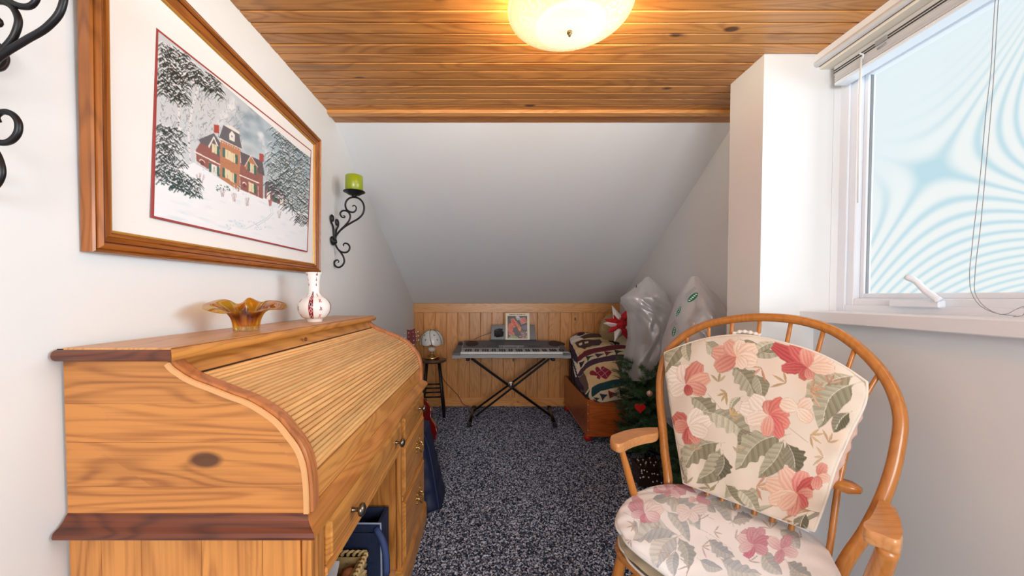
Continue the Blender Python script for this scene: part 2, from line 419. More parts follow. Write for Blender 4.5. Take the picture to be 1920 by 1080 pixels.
# boards' far edge trim: small cove and a wide flat board
t1 = M(); t1.prism([(1.956, 2.150), (1.985, 2.143), (1.99, 2.175), (1.956, 2.175)], lambda p: (XL, p[0], p[1]), lambda p: (1.35, p[0], p[1]))
struct('trim_1', t1, MAT['kneeh'], bevel=.003)
t2 = M(); t2.prism([(1.984, 2.158), (2.062, 2.1485), (2.066, 2.158), (1.99, 2.18)], lambda p: (XL, p[0], p[1]), lambda p: (1.35, p[0], p[1]))
struct('trim_2', t2, wood('fascia_board', (208, 140, 82), (160, 98, 52), 'x', knot=.5, kscale=8, tint=.02))
# sloped roof underside
wallpoly('ceiling_slope', [(XL-.05, 2.055, SL(2.055)), (1.42, 2.055, SL(2.055)), (1.42, 4.2, SL(4.2)), (XL-.05, 4.2, SL(4.2))], (0, .45, .89), .1, MAT['slope'])
# knee wall clad with upright boards
wallpoly('wall_back', [(XL-.05, YB+.004, -.02), (1.45, YB+.004, -.02), (1.45, YB+.004, 1.14), (XL-.05, YB+.004, 1.14)], (0,1,0), .1, MAT['wall'])
kb = bpy.data.objects['wall_back']
km = M(); kp = .1248
km.prism([(.0006, 0), (kp-.0006, 0), (kp-.0006, -.007), (kp-.006, -.012), (.006, -.012), (.0006, -.007)], lambda p: (p[0], p[1], .075), lambda p: (p[0], p[1], 1.03))
k0 = part('plank', km, MAT['knee'], kb); xk = -.372-4*kp+.0
k0.location = (xk, YB, 0)
for i in range(1, 19):
    if xk+kp*i < 1.36: copy_at(k0, (xk+kp*i, YB, 0))
lm = M().box(XL, xk-.0005, YB-.011, YB+.002, .07, 1.03); part('plank', lm, MAT['knee'], kb)
struct('trim_3', M().box(XL, 1.40, YB-.024, YB, 1.024, 1.125), MAT['kneeh'], bevel=.003)
struct('baseboard_back', M().box(XL, 1.40, YB-.024, YB, -.01, .085), MAT['kneeh'], bevel=.004)
# right side: alcove wall, chase, window wall
wallpoly('wall_right_alcove', [(XA0, YP1-.02, 0), (XA1, YB+.05, 0), (XA1, YB+.05, SL(YB)), (XA0+.01, 2.07, 2.17), (XA0, YP1-.02, 2.17)], (1,0,0), .1, MAT['wall'])
struct('wall_chase', M().box(XP, XR+.06, YP0, YP1, 0, ZC+.004), MAT['wall'])
ZS, ZH = 1.1435, 2.105                        # sill top, window head
YW0 = .06                                     # near end of the window opening
struct('wall_right', M().box(XR, XR+.16, YN, YP0, 0, ZS-.03).box(XR, XR+.16, YN, YW0, ZS-.03, 2.17).box(XR, XR+.16, YW0, YP0+.2, ZH+.012, 2.17).box(XR+.061, XR+.16, YP0, YP1, 0, 2.17), MAT['wall'])
h = M().box(XR-.012, XR, YW0-.1, YP0, ZH+.012, ZC)
struct('trim_4', h, MAT['white'])
struct('trim_5', M().tube([(XR-.012, YW0-.1, ZH+.020), (XR-.012, YP0, ZH+.020)], .0125, 16), MAT['white'])
# ---- window with its frame, sash, crank, sill
win = thing('window_1', None, None, (XR+.1, .8, ZS)); win['kind'] = 'structure'
XF = 1.405
part('window_sill', M().rbox(1.25, XF+.03, YW0-.08, YP0+.004, ZS-.043, ZS, .003), MAT['white'], win)
sf = simple('soffit_board_ivory', (232, 226, 212), .5)
for k, (a, b_) in enumerate(((XR, 1.362), (1.364, 1.44), (1.442, 1.50))):
    part('soffit_board', M().rbox(a, b_, YW0, YP0+.01, ZH, ZH+.012, .001), sf, win)
part('soffit_joint', M().box(1.30, 1.50, YW0, YP0+.01, ZH+.0105, ZH+.014), simple('brown_joint', (120, 70, 30), .7), win)
f = M(); ya, yb = 1.4506, YP0+.002; gz0 = 1.2115; gzt = 2.038
f.rbox(XF, XF+.055, ya, yb, ZS-.01, ZH, .003)                       # far jamb
f.rbox(XF, XF+.055, YW0, ya, ZS-.01, ZS+.05, .003)                  # bottom rail
f.rbox(XF, XF+.055, YW0, ya, gzt+.012, ZH, .003)                    # head
f.rbox(XF, XF+.055, YW0, YW0+.06, ZS+.05, gzt+.012, .003)
part('window_frame', f, MAT['vinyl'], win)
g = M(); g.rbox(XF-.008, XF, 1.479, yb, ZS-.002, ZH, .002); g.rbox(XF-.008, XF, YW0, 1.479, ZS-.002, ZS+.024, .002)
part('frame_step', g, MAT['vinyl'], win)
s_ = M(); s_.rbox(XF+.022, XF+.05, 1.4345, 1.4506, ZS+.05, gzt+.012, .002); s_.rbox(XF+.022, XF+.05, YW0+.06, 1.4345, ZS+.05, gz0, .002); s_.rbox(XF+.022, XF+.05, YW0+.06, 1.4345, gzt, gzt+.012, .002)
part('sash', s_, MAT['vinyl'], win)
part('glazing_bead', M().box(XF+.030, XF+.040, 1.4325, 1.4350, gz0, gzt), simple('grey_gasket', (120, 122, 126), .6), win)
gm = bpy.data.materials.new('window_glass'); gm.use_nodes = True; nt = gm.node_tree; nt.nodes.clear(); N = nt.nodes; L = nt.links
o_ = N.new('ShaderNodeOutputMaterial'); tr = N.new('ShaderNodeBsdfTransparent'); gl = N.new('ShaderNodeBsdfGlossy'); gl.inputs['Roughness'].default_value = .02
lw = N.new('ShaderNodeLayerWeight'); lw.inputs[0].default_value = .12; mx = N.new('ShaderNodeMixShader'); pw = N.new('ShaderNodeMath'); pw.operation = 'POWER'; pw.inputs[1].default_value = 2.; L.new(lw.outputs['Facing'], pw.inputs[0])
L.new(pw.outputs[0], mx.inputs[0]); L.new(tr.outputs[0], mx.inputs[1]); L.new(gl.outputs[0], mx.inputs[2]); L.new(mx.outputs[0], o_.inputs[0])
part('pane', M().box(XF+.036, XF+.040, YW0+.06, 1.4345, gz0-.004, gzt+.004), gm, win)
# insect screen outside the pane: its moire of pale blue wavy bands is painted into the tint
sm_ = bpy.data.materials.new('insect_screen'); sm_.use_nodes = True; nt = sm_.node_tree; nt.nodes.clear(); N = nt.nodes; L = nt.links
o_ = N.new('ShaderNodeOutputMaterial'); tr = N.new('ShaderNodeBsdfTransparent'); at_ = N.new('ShaderNodeAttribute'); at_.attribute_name = 'Col'
L.new(at_.outputs['Color'], tr.inputs[0]); L.new(tr.outputs[0], o_.inputs[0])
ny, nz = 420, 300
Yg, Zg = np.meshgrid(np.linspace(YW0+.06, 1.46, ny), np.linspace(gz0-.02, gzt+.02, nz), indexing='ij')
# wavy interference: contour bands of a smooth field traced from the window
xs_ = VX+F_PX*1.48/Yg; ys_ = VY-F_PX*(Zg-H)/Yg
def field(x, y):
    x = np.where(x > 1960, 1960+(x-1960)*.12, x); dx = x-1738; dy = -(y-322); a1, a2 = math.radians(58), math.radians(-14)
    d1 = -math.sin(a1)*dx+math.cos(a1)*dy; d2 = -math.sin(a2)*dx+math.cos(a2)*dy; q = d1*d2
    return np.sign(q)*np.abs(q)**.90*7.4e-4+.0006*dx
fl = field(xs_, ys_)
band = np.clip((.5+.5*np.cos(2*PI*(fl+.02)))**2.3, 0, 1)
fade = 1/(1+np.exp(-((ys_-(400-(xs_-1620)*1.25))/30.)))      # bands die out towards the upper left
star = np.exp(-(((xs_-1735)/30)**2+((ys_-322)/20)**2))
k = np.clip(band*fade*.92+star*.5, 0, 1)[..., None]
base = np.array([.93, .95, .92]); blue = np.array([.56, .76, .83]); up = np.array([.83, .91, .93])
fd = np.clip(fade, 0, 1)[..., None]
col = (base*fd+up*(1-fd))*(1-k)+blue*k
m = M().grid(np.stack([np.full_like(Yg, 1.478), Yg, Zg], -1)); m.col = col.reshape(-1, 3)
scr = part('screen_mesh', m, sm_, win, recalc=False)
# crank operator
cx = XF-.012
cr_ = M(); y1, y2 = at(1768, 570, X=cx)[1], at(1672, 570, X=cx)[1]
zc0, zc1 = at(1740, 577, X=cx)[2], at(1740, 563, X=cx)[2]
cr_.rbox(cx-.012, XF, y1, y2, zc0, zc1, .004)
crank = part('crank_housing', cr_, MAT['vinyl'], win)
a0 = at(1762, 564, X=cx-.012); a1 = at(1735, 545, X=cx-.02); a2 = at(1712, 524, X=cx-.03); a3 = at(1697, 518, X=cx-.04)
part('crank_lever', M().tube(spline([a0, a1, a2, a3], 14), [.0095]*6+[.0085]*4+[.009, .010, .010, .008], 10), MAT['vinyl'], win)
# blind pulled up to its headrail
bl = thing('venetian_blind', 'white venetian blind pulled fully up under the window head, cords hanging', 'blind', (1.36, .8, ZH))
part('headrail', M().rbox(1.345, 1.392, YW0+.01, 1.492, 2.068, ZH-.001, .002), simple('headrail_grey_enamel', (196, 196, 198), .35), bl)
for zz_ in (2.074, 2.083): part('headrail_slot', M().box(1.3435, 1.3452, YW0+.02, 1.49, zz_, zz_+.0045), simple('headrail_dark_strip', (52, 54, 58), .5) if zz_ < 2.08 else bpy.data.materials['headrail_dark_strip'], bl)  # thin dark strips along the headrail face
sl0 = M().rbox(-.024, .024, YW0+.02, 1.486, 0, .0016, .0006)
smat = simple('blind_slat_white', (236, 236, 238), .4)
sl = part('slat', M().rbox(1.344, 1.393, YW0+.02, 1.486, 2.0405, 2.0422, .0005), smat, bl)
for i in range(1, 9): copy_at(sl, (rnd.uniform(-.0012, .0012), rnd.uniform(-.002, .002), i*.0031))
part('bottom_rail', M().rbox(1.342, 1.395, YW0+.02, 1.487, 2.026, 2.0385, .003), MAT['vinyl'], bl)
wp = [at(1615, 108, X=1.338), at(1612, 180, X=1.338), at(1609, 380, X=1.338)]
part('tilt_wand', M().tube(wp, .0035, 8), simple('clear_wand', (235, 238, 240), .2), bl)
part('wand_hook', M().tube(spline([at(1616, 112, X=1.342), at(1619, 105, X=1.34), at(1612, 100, X=1.342)], 8), .003, 6), MAT['vinyl'], bl)
xc = 1.335
part('mechanism', M().rbox(1.338, 1.346, at(1662, 90, X=1.34)[1], at(1640, 90, X=1.34)[1], 2.073, 2.09, .002).tube([at(1645, 92, X=1.336), at(1653, 86, X=1.336), at(1660, 80, X=1.336)], .003, 6), MAT['silver'], bl)
cmat = simple('blind_cord', (150, 150, 152), .7)
def c_(pts): return [at(x, y, X=xc) for x, y in pts]
part('cord', M().tube(spline(c_([(1866, 0), (1862, 60), (1858, 130), (1850, 200), (1838, 330), (1822, 470), (1818, 520), (1822, 550), (1840, 575), (1870, 588), (1905, 592)]), 60), .0009, 6), cmat, bl)
part('cord', M().tube(spline(c_([(1872, 0), (1866, 100), (1862, 160), (1850, 300), (1838, 430), (1828, 520), (1828, 548), (1850, 578), (1885, 590), (1905, 580), (1922, 574), (1922, 590), (1900, 594)]), 60), .0009, 6), cmat, bl)
# the rest of the room behind the photographer, with an unseen window added for fill light
struct('wall_near', M().box(XL, XR, YN-.12, YN, 0, .7).box(XL, XR, YN-.12, YN, 2.0, 2.17).box(XL, -.65, YN-.12, YN, .7, 2.0).box(1.1, XR, YN-.12, YN, .7, 2.0), MAT['wall'])
w2 = thing('fill_window', None, None, (.2, YN, .7)); w2['kind'] = 'structure'
part('pane', M().box(-.65, 1.1, YN-.06, YN-.055, .7, 2.0), gm, w2)
part('window_frame', M().box(-.65, 1.1, YN-.08, YN-.03, .7, .75).box(-.65, 1.1, YN-.08, YN-.03, 1.95, 2.0).box(-.65, -.6, YN-.08, YN-.03, .75, 1.95).box(1.05, 1.1, YN-.08, YN-.03, .75, 1.95).box(.2, .25, YN-.08, YN-.03, .75, 1.95), MAT['vinyl'], w2)
# ---- ceiling lamp
lx, ly = .2346, 1.146
lamp = thing('ceiling_lamp', 'round alabaster glass bowl ceiling lamp, lit warm, on the pine ceiling', 'lamp', (lx, ly, ZC))
part('canopy', M().lathe([(.0, ZC-.001), (.075, ZC-.001), (.07, ZC-.02), (.03, ZC-.03), (0, ZC-.03)], (lx, ly, 0), 32), MAT['brass'], lamp)
gb, nt, b = newmat('lit_alabaster_glass'); N = nt.nodes; L = nt.links
a = N.new('ShaderNodeAttribute'); a.attribute_name = 'Col'
b.inputs['Base Color'].default_value = (*lin((250, 236, 205)), 1); b.inputs['Roughness'].default_value = .35
L.new(a.outputs['Color'], b.inputs['Emission Color']); b.inputs['Emission Strength'].default_value = .20; b.inputs['Specular IOR Level'].default_value = .3; L.new(a.outputs['Color'], b.inputs['Base Color'])
tlc = N.new('ShaderNodeBsdfTranslucent'); tlc.inputs[0].default_value = (1, .93, .8, 1); mxs = N.new('ShaderNodeMixShader'); mxs.inputs[0].default_value = .05
L.new(b.outputs[0], mxs.inputs[1]); L.new(tlc.outputs[0], mxs.inputs[2]); L.new(mxs.outputs[0], nt.nodes['Material Output'].inputs[0])
def bowl():
    pr_ = spline([(.0, 1.999), (.05, 2.001), (.102, 2.012), (.104, 2.0135), (.14, 2.030), (.172, 2.050), (.184, 2.058), (.186, 2.064), (.180, 2.068)], 90)
    na = 360; P = np.zeros((na+1, len(pr_), 3)); A = np.linspace(0, 2*PI, na+1)
    P[..., 0] = lx+np.cos(A)[:, None]*pr_[None, :, 0]; P[..., 1] = ly+np.sin(A)[:, None]*pr_[None, :, 0]; P[..., 2] = pr_[None, :, 1]
    r = pr_[None, :, 0]; a_ = A[:, None]; rr = (r-.106)/(.172-.106)
    pat = np.zeros((na+1, len(pr_)))
    for q in range(12):                            # embossed scrolls round the border
        for (da, r0, s, tw) in ((0, .135, .026, 1), (.5, .150, .020, -1), (.27, .120, .014, -1), (.77, .124, .015, 1)):
            ac = (q+da)/12*2*PI; dx = ((a_-ac+PI) % (2*PI)-PI)*.14; dy = r-r0
            d = np.hypot(dx, dy); th = np.arctan2(dy, dx)*tw
            pat += (d < s)*np.clip(np.cos(d/s*PI*3.2+th), 0, 1)**1.5*np.clip((s-d)/s*3, 0, 1)
    pat = np.clip(pat, 0, 1)*((rr > 0) & (rr < 1))
    P[..., 2] -= pat*.0012
    flat = np.ones_like(pat)*0
    warm = np.array(lin((226, 190, 132))); bright = np.array(lin((246, 236, 208))); mid = np.array(lin((244, 222, 176)))
    k = np.clip(r/.104, 0, 1)[..., None]
    col = np.where((r < .104)[..., None], bright*(1-.25*k)+mid*.25*k, warm*(1-pat[..., None]*.75)+bright*pat[..., None]*.75)
    col = col*np.ones_like(P); edge = (np.abs(r-.104) < .0016)[..., None] | (np.abs(r-.174) < .0016)[..., None]
    col = np.where(edge, np.array(lin((238, 205, 150))), col)
    m = M().grid(P); m.col = col.reshape(-1, 3)
    return m
part('glass_bowl', bowl(), gb, lamp, recalc=False)
part('finial', M().lathe([(0, 1.984), (.0035, 1.984), (.0045, 1.987), (.003, 1.989), (.0065, 1.9905), (.0085, 1.994), (.0075, 1.998), (.004, 2.0), (0, 2.0)], (lx, ly, 0), 24), simple('aged_brass', (140, 122, 80), .35, .8), lamp)
part('stem', M().tube([(lx, ly, 2.0), (lx, ly, ZC-.02)], .004, 8), MAT['brass'], lamp)
for dx in (-.07, .07):
    l = bpy.data.lights.new('bulb_light', 'POINT'); l.energy = 7; l.color = (1, .80, .54); l.shadow_soft_size = .04
    o = bpy.data.objects.new('bulb_light', l); C.objects.link(o); o.location = (lx+dx, ly, 2.095)
# ------------------------------------------------------------------ roll-top desk
DY0, DY1 = .735, 1.955; BX = XL+.006
desk = thing('roll_top_desk', 'honey pine roll-top desk against the left wall, slatted roll shut', 'desk', (-.6, 1.35, 0))
prof_px = [(315,681.5),(322,690),(333,698),(348,708),(364.5,716),(396,728),(431,742),(463,754),(491,770),(519,791),(540,816),(558,841),(569,869),(574,900),(576,932),(576.5,962)]
PR = [(p[0], p[2]) for p in (at(x, y, Y=DY0) for x, y in prof_px)]
PR = [tuple(p) for p in spline([(x, z) for x, z in PR], 60)]
ZT = 1.0735; ZM = PR[-1][1]                  # underside of the top, top of the middle board
def clip_z(poly, z, keep_above):
    out = []
    for i, p in enumerate(poly):
        q = poly[(i+1) % len(poly)]
        a = (p[1] >= z) == keep_above; b_ = (q[1] >= z) == keep_above
        if a: out.append(p)
        if a != b_:
            t = (z-p[1])/(q[1]-p[1]); out.append((p[0]+(q[0]-p[0])*t, z))
    return out
side_poly = [(BX, ZT), (PR[0][0], ZT)]+[tuple(p) for p in PR]+[(BX, ZM)]
seams = [at(130, y, X=BX)[2] for y in (755, 827, 911)]
def side(y0, y1):
    sp_ = part('side_panel', M().box(BX, -.66, y0+.008, y1-.004, ZM+.01, ZT-.01), MAT['px'], desk)
    zz = [ZT+.001]+seams+[ZM-.001]
    for i in range(4):
        pg = clip_z(clip_z(side_poly, zz[i]-.0002, False), zz[i+1]+.0002, True)
        part('plank', M().prism(pg, lambda p: (p[0], y0, p[1]), lambda p: (p[0], y1, p[1])), MAT['px'], sp_)
side(DY0, DY0+.024); side(DY1-.024, DY1)
# curved rails over the side panels, with a thin bead along their outer edge
def nrm(i):
    a = PR[max(i-1, 0)]; b_ = PR[min(i+1, len(PR)-1)]; dx, dz = b_[0]-a[0], b_[1]-a[1]; l = math.hypot(dx, dz)
    return (-dz/l, dx/l)
def rail(y0, y1, h, lo=-.004):
    m = M(); P = []
    for i, p in enumerate(PR):
        n = nrm(i); s_ = -1 if n[1] < 0 or n[0] < 0 and n[1] <= 0 else 1
        n = (abs(n[0]) if True else 0, abs(n[1]))
        P.append([(p[0]+n[0]*lo, y0, p[1]+n[1]*lo), (p[0]+n[0]*h, y0, p[1]+n[1]*h), (p[0]+n[0]*(h+.0012), y0+.003, p[1]+n[1]*(h+.0012)), (p[0]+n[0]*(h+.0012), y1-.003, p[1]+n[1]*(h+.0012)), (p[0]+n[0]*h, y1, p[1]+n[1]*h), (p[0]+n[0]*lo, y1, p[1]+n[1]*lo)])
    m.grid(P, smooth=False)
    k = len(P); m.f.append((0,1,2,3,4,5)); m.sm.append(False); m.f.append(tuple((k-1)*6+q for q in range(6))[::-1]); m.sm.append(False)
    return m
beadm = simple('pale_pine_bead', (214, 160, 106), .35)
for (a, b_) in ((DY0-.001, DY0+.038), (DY1-.038, DY1+.001)):
    part('curved_rail', rail(a+.005, b_-.005, .0075), MAT['rail'], desk)
    part('edge_bead', rail(a-.003 if a < 1 else b_-.004, a+.004 if a < 1 else b_+.003, .003, -.006), beadm, desk)
# tambour of slats
tb = M(); inset = .009
TP = [(p[0]-abs(nrm(i)[0])*inset, p[1]-abs(nrm(i)[1])*inset) for i, p in enumerate(PR)]
tb.grid([[(x, DY0+.03, z), (x, DY1-.03, z)] for x, z in TP])
tamb = part('tambour', tb, simple('canvas_backing', (60, 38, 20), .9), desk)
d = np.r_[0, np.cumsum([math.hypot(TP[i+1][0]-TP[i][0], TP[i+1][1]-TP[i][1]) for i in range(len(TP)-1)])]
def tp(s):
    x = np.interp(s, d, [p[0] for p in TP]); z = np.interp(s, d, [p[1] for p in TP]); return x, z
s0 = .040; s1 = d[-1]-.062; ns = 29; pw = (s1-s0)/ns
cs_ = [(-pw*.47, -.002), (-pw*.47, .0015), (-pw*.34, .0042), (-pw*.12, .0056), (pw*.12, .0056), (pw*.34, .0042), (pw*.47, .0015), (pw*.47, -.002)]
sm0 = M().prism(cs_, lambda p: (p[0], DY0+.036, p[1]), lambda p: (p[0], DY1-.036, p[1]))
me = sm0.mesh('slat'); fixn(me); me.materials.append(MAT['slat'])
for i in range(ns):
    s = s0+pw*(i+.5); x, z = tp(s); x2, z2 = tp(s+.004); x1, z1 = tp(s-.004)
    an = math.atan2(z2-z1, x2-x1)
    o = bpy.data.objects.new('slat', me); C.objects.link(o); o.parent = tamb; ORG[o.name] = ORG[tamb.name]
    o.location = (x-ORG[tamb.name][0], -ORG[tamb.name][1], z); o.rotation_euler = (0, -an, 0)
# valance board under the top, bottom rail of the roll
x0, z0 = PR[0][0], PR[0][1]
xv, zv = tp(.034)
va = M().prism([(PR[0][0]-.006, ZT+.002), (PR[0][0]-.018, ZT+.002), (xv-.014, zv+.001), (xv, zv+.001)], lambda p: (p[0], DY0+.036, p[1]), lambda p: (p[0], DY1-.036, p[1]))
vo_ = part('valance_board', va, MAT['py'], desk)
kx, ky, kz = at(580, 632, X=-.607)
part('keyhole', M().lathe([(0, -.001), (.0065, -.001), (.0065, .0028), (.0035, .003), (.003, .0005), (0, .0005)], (xv+.002, 1.24, zv+.018), 20, 'x'), simple('dark_keyhole', (110, 62, 30), .4), vo_)
pts = [tp(s) for s in np.linspace(s1+.002, d[-1]-.001, 8)]
br = M().prism([(x+.005, z) for x, z in pts]+[(x-.012, z) for x, z in pts[::-1]], lambda p: (p[0], DY0+.036, p[1]), lambda p: (p[0], DY1-.036, p[1]))
part('lift_rail', br, wood('desk_lift_rail_pine', (224, 160, 88), (160, 92, 40), 'y', knot=.5, kscale=5, tint=.02, freq=1.5), tamb)
part('case_back', M().box(BX, BX+.01, DY0+.02, DY1-.02, ZM, ZT), MAT['py'], desk)
# top board with bullnose and grooved near edge
def bull(z0, z1, o, n=6):
    r = (z1-z0)/2; return [(o*0+math.cos(a)*r, z0+r+math.sin(a)*r) for a in np.linspace(-PI/2, PI/2, n)]
TX = -.613; TY0, TY1 = .712, 1.985; TZ = 1.100
topm = M(); topm.rbox(BX+.012, TX-.012, TY0+.012, TY1-.012, ZT, TZ, .0015)
part('top_board', topm, MAT['pyt'], desk)
fe = M().prism([(TX-.012, ZT)]+[(TX-.013+x, z) for x, z in bull(ZT, TZ-.002, 0, 10)]+[(TX-.012, TZ-.001)], lambda p: (p[0], TY0+(TX-p[0]), p[1]), lambda p: (p[0], TY1-.012, p[1]))
part('front_nosing', fe, MAT['py'], desk)
for (ya, sg) in ((TY0+.013, -1), (TY1-.013, 1)):
    e_ = M().prism([(0, ZT)]+[(x, z) for x, z in bull(ZT, TZ-.0035, 0, 12)]+[(0, TZ-.002)], lambda p: (BX, ya+sg*p[0], p[1]), lambda p: (TX-.0135+p[0], ya+sg*p[0], p[1]), smooth=False)
    part('end_moulding', e_, MAT['dx'], desk)
# middle board: bevelled mouldings on the end, writing-level lip in front
FX = -.3700; LX = -.3420; ZL = .7285
part('writing_board', M().rbox(BX, FX-.03, DY0, DY1+.002, ZL+.004, ZM-.0005, .001), MAT['pyt'], desk)
lip = [(FX-.031, ZM), (FX, ZM), (FX+.004, ZM-.004), (FX+.010, ZM-.011), (FX+.019, ZM-.017), (LX-.002, ZL+.013), (LX, ZL+.008), (LX-.001, ZL+.002), (LX-.006, ZL), (FX-.031, ZL)]
part('board_edge', M().box(FX-.031, FX, DY0+.0002, DY1+.002, ZL, ZM), MAT['pyt'], desk)
lip = [(FX, ZM)]+lip[2:9]+[(FX, ZL)]
part('front_lip', M().prism(lip, lambda p: (p[0], DY0-.028+(LX-p[0]), p[1]), lambda p: (p[0], DY1+.030-(LX-p[0]), p[1])), MAT['py'], desk)
for (ye, sg) in ((DY0, -1), (DY1, 1)):
    em = [(0, ZM), (.004, ZM-.004), (.008, ZM-.011), (.016, ZM-.019), (.026, ZL+.014), (.029, ZL+.007), (.028, ZL+.002), (.024, ZL), (0, ZL)]
    part('end_moulding', M().prism(em, lambda p: (BX-0*p[0], ye+sg*p[0], p[1]), lambda p: (FX+.001+p[0]*.98, ye+sg*p[0], p[1])), MAT['dx'], desk)
# lower carcass
CX = -.362
xs = [BX]+[at(x, 1050, Y=DY0)[0] for x in (190, 265, 378, 492)]+[CX-.022]
lp = part('end_panel', M().box(BX, CX-.024, DY0+.006, DY0+.022, .02, ZL), MAT['pz'], desk)
for i in range(5): part('plank', M().rbox(xs[i]+.0003, xs[i+1]-.0003, DY0, DY0+.016, .09, ZL-.0005, .0006), MAT['pz'], lp)
part('corner_post', M().rbox(CX-.0215, CX-.002, DY0+.001, DY0+.020, .09, ZL-.0005, .004), MAT['pz'], desk)
part('front_stile', M().rbox(CX-.020, CX, DY0+.022, DY0+.062, .01, ZL-.0005, .005), MAT['pz'], desk)
part('plinth', M().rbox(BX, CX+.006, DY0-.008, DY0+.03, 0, .09, .006), MAT['px'], desk)
PY0 = 1.464
part('pedestal_panel', M().rbox(BX, CX-.021, PY0, PY0+.018, .01, ZL-.001, .001), MAT['pz'], desk)
part('far_panel', M().rbox(BX, CX-.021, DY1-.018, DY1, .01, ZL-.001, .001), MAT['pz'], desk)
part('back_panel', M().rbox(BX, BX+.012, DY0+.02, DY1-.02, .05, ZL-.001, .001), MAT['py'], desk)
part('pedestal_stile', M().rbox(CX-.02, CX, PY0-.002, PY0+.030, .10, .594, .006), MAT['pz'], desk)
part('pedestal_stile', M().rbox(CX-.02, CX, PY0+.000, PY0+.028, .612, ZL-.001, .006), MAT['pz'], desk)
part('pedestal_stile', M().rbox(CX-.02, CX, DY1-.022, DY1+.001, .10, ZL-.001, .005), MAT['pz'], desk)
part('apron_rail', M().rbox(CX-.018, CX+.003, DY0+.062, PY0+.0, .588, .610, .004), MAT['py'], desk)
part('top_rail', M().rbox(CX-.018, CX-.001, DY0+.062, DY1-.02, ZL-.012, ZL-.0008, .001), MAT['py'], desk)
for z in (.594, .368): part('drawer_rail', M().rbox(CX-.018, CX+.002, PY0+.028, DY1-.02, z, z+.018, .003), MAT['py'], desk)
pm_ = M().prism([(CX-.02, 0), (CX+.014, 0), (CX+.014, .085), (CX+.010, .098), (CX+.003, .108), (CX-.02, .11)], lambda p: (p[0], PY0-.012, p[1]), lambda p: (p[0], DY1+.014, p[1]))
part('plinth', pm_, MAT['py'], desk)
part('plinth', M().prism([(0, 0), (-.012, 0), (-.012, .085), (-.004, .10), (0, .11)], lambda p: (BX, PY0+p[0], p[1]), lambda p: (CX-.021, PY0+p[0], p[1])), MAT['px'], desk)
def drawer(y0, y1, z0, z1):
    m = M(); x0, x1 = CX-.016, CX+.010; b1 = .010
    m.box(x0, CX+.001, y0, y1, z0, z1)
    o = [(y0, z0), (y1, z0), (y1, z1), (y0, z1)]; i_ = [(y0+b1, z0+b1), (y1-b1, z0+b1), (y1-b1, z1-b1), (y0+b1, z1-b1)]
    i2 = [(y0+b1+.003, z0+b1+.003), (y1-b1-.003, z0+b1+.003), (y1-b1-.003, z1-b1-.003), (y0+b1+.003, z1-b1-.003)]
    v = [(CX+.001, a, b_) for a, b_ in o]+[(CX+.006, a, b_) for a, b_ in i_]+[(x1, a, b_) for a, b_ in i2]
    f = [(k, (k+1) % 4, 4+(k+1) % 4, 4+k) for k in range(4)]+[(4+k, 4+(k+1) % 4, 8+(k+1) % 4, 8+k) for k in range(4)]+[(8,9,10,11)]
    m.add(v, f)
    return part('drawer', m, MAT['py'], desk)
def knob(par, y, z):
    x = CX+.010
    part('knob', M().lathe([(0, -.001), (.007, -.001), (.0065, .003), (.0045, .010), (.006, .016), (.014, .020), (.0165, .024), (.0155, .029), (.009, .0335), (0, .0345)], (x, y, z), 28, 'x'), MAT['pewter'], par)
def bail(par, y, z):
    x = CX+.010; m = M()
    for sg in (-1, 1):
        c_y = y+sg*.034
        m.lathe([(0, 0), (.011, 0), (.012, .002), (.007, .004), (.004, .010), (.006, .013), (0, .016)], (x, c_y, z+.002), 12, 'x')
        m.tube(spline([(x+.002, c_y, z+.012), (x+.003, c_y+sg*.008, z+.022), (x+.003, c_y+sg*.001, z+.030), (x+.003, c_y-sg*.008, z+.022)], 10), .003, 6)
        m.tube(spline([(x+.002, c_y, z-.008), (x+.003, c_y+sg*.007, z-.018), (x+.003, c_y-sg*.004, z-.022)], 8), .0028, 6)
    m.tube(spline([(x+.003, y-.024, z+.006), (x+.003, y-.010, z+.016), (x+.003, y, z+.010), (x+.003, y+.010, z+.016), (x+.003, y+.024, z+.006)], 16), .003, 6)
    part('back_plate', m, MAT['brass'], par)
    part('bail_pull', M().tube(spline([(x+.013, y-.034, z+.002), (x+.018, y-.033, z-.012), (x+.021, y-.018, z-.024), (x+.022, y, z-.021), (x+.021, y+.018, z-.024), (x+.018, y+.033, z-.012), (x+.013, y+.034, z+.002)], 26), .0032, 8), MAT['brass'], par)
dr = drawer(DY0+.066, PY0-.006, .614, ZL-.015)
knob(dr, .926, .664); knob(dr, 1.352, .666)
dr = drawer(PY0+.032, DY1-.026, .616, ZL-.015); knob(dr, 1.79, .660)
dr = drawer(PY0+.032, DY1-.026, .390, .590); bail(dr, 1.76, .492)
dr = drawer(PY0+.032, DY1-.026, .114, .364); bail(dr, 1.76, .250)
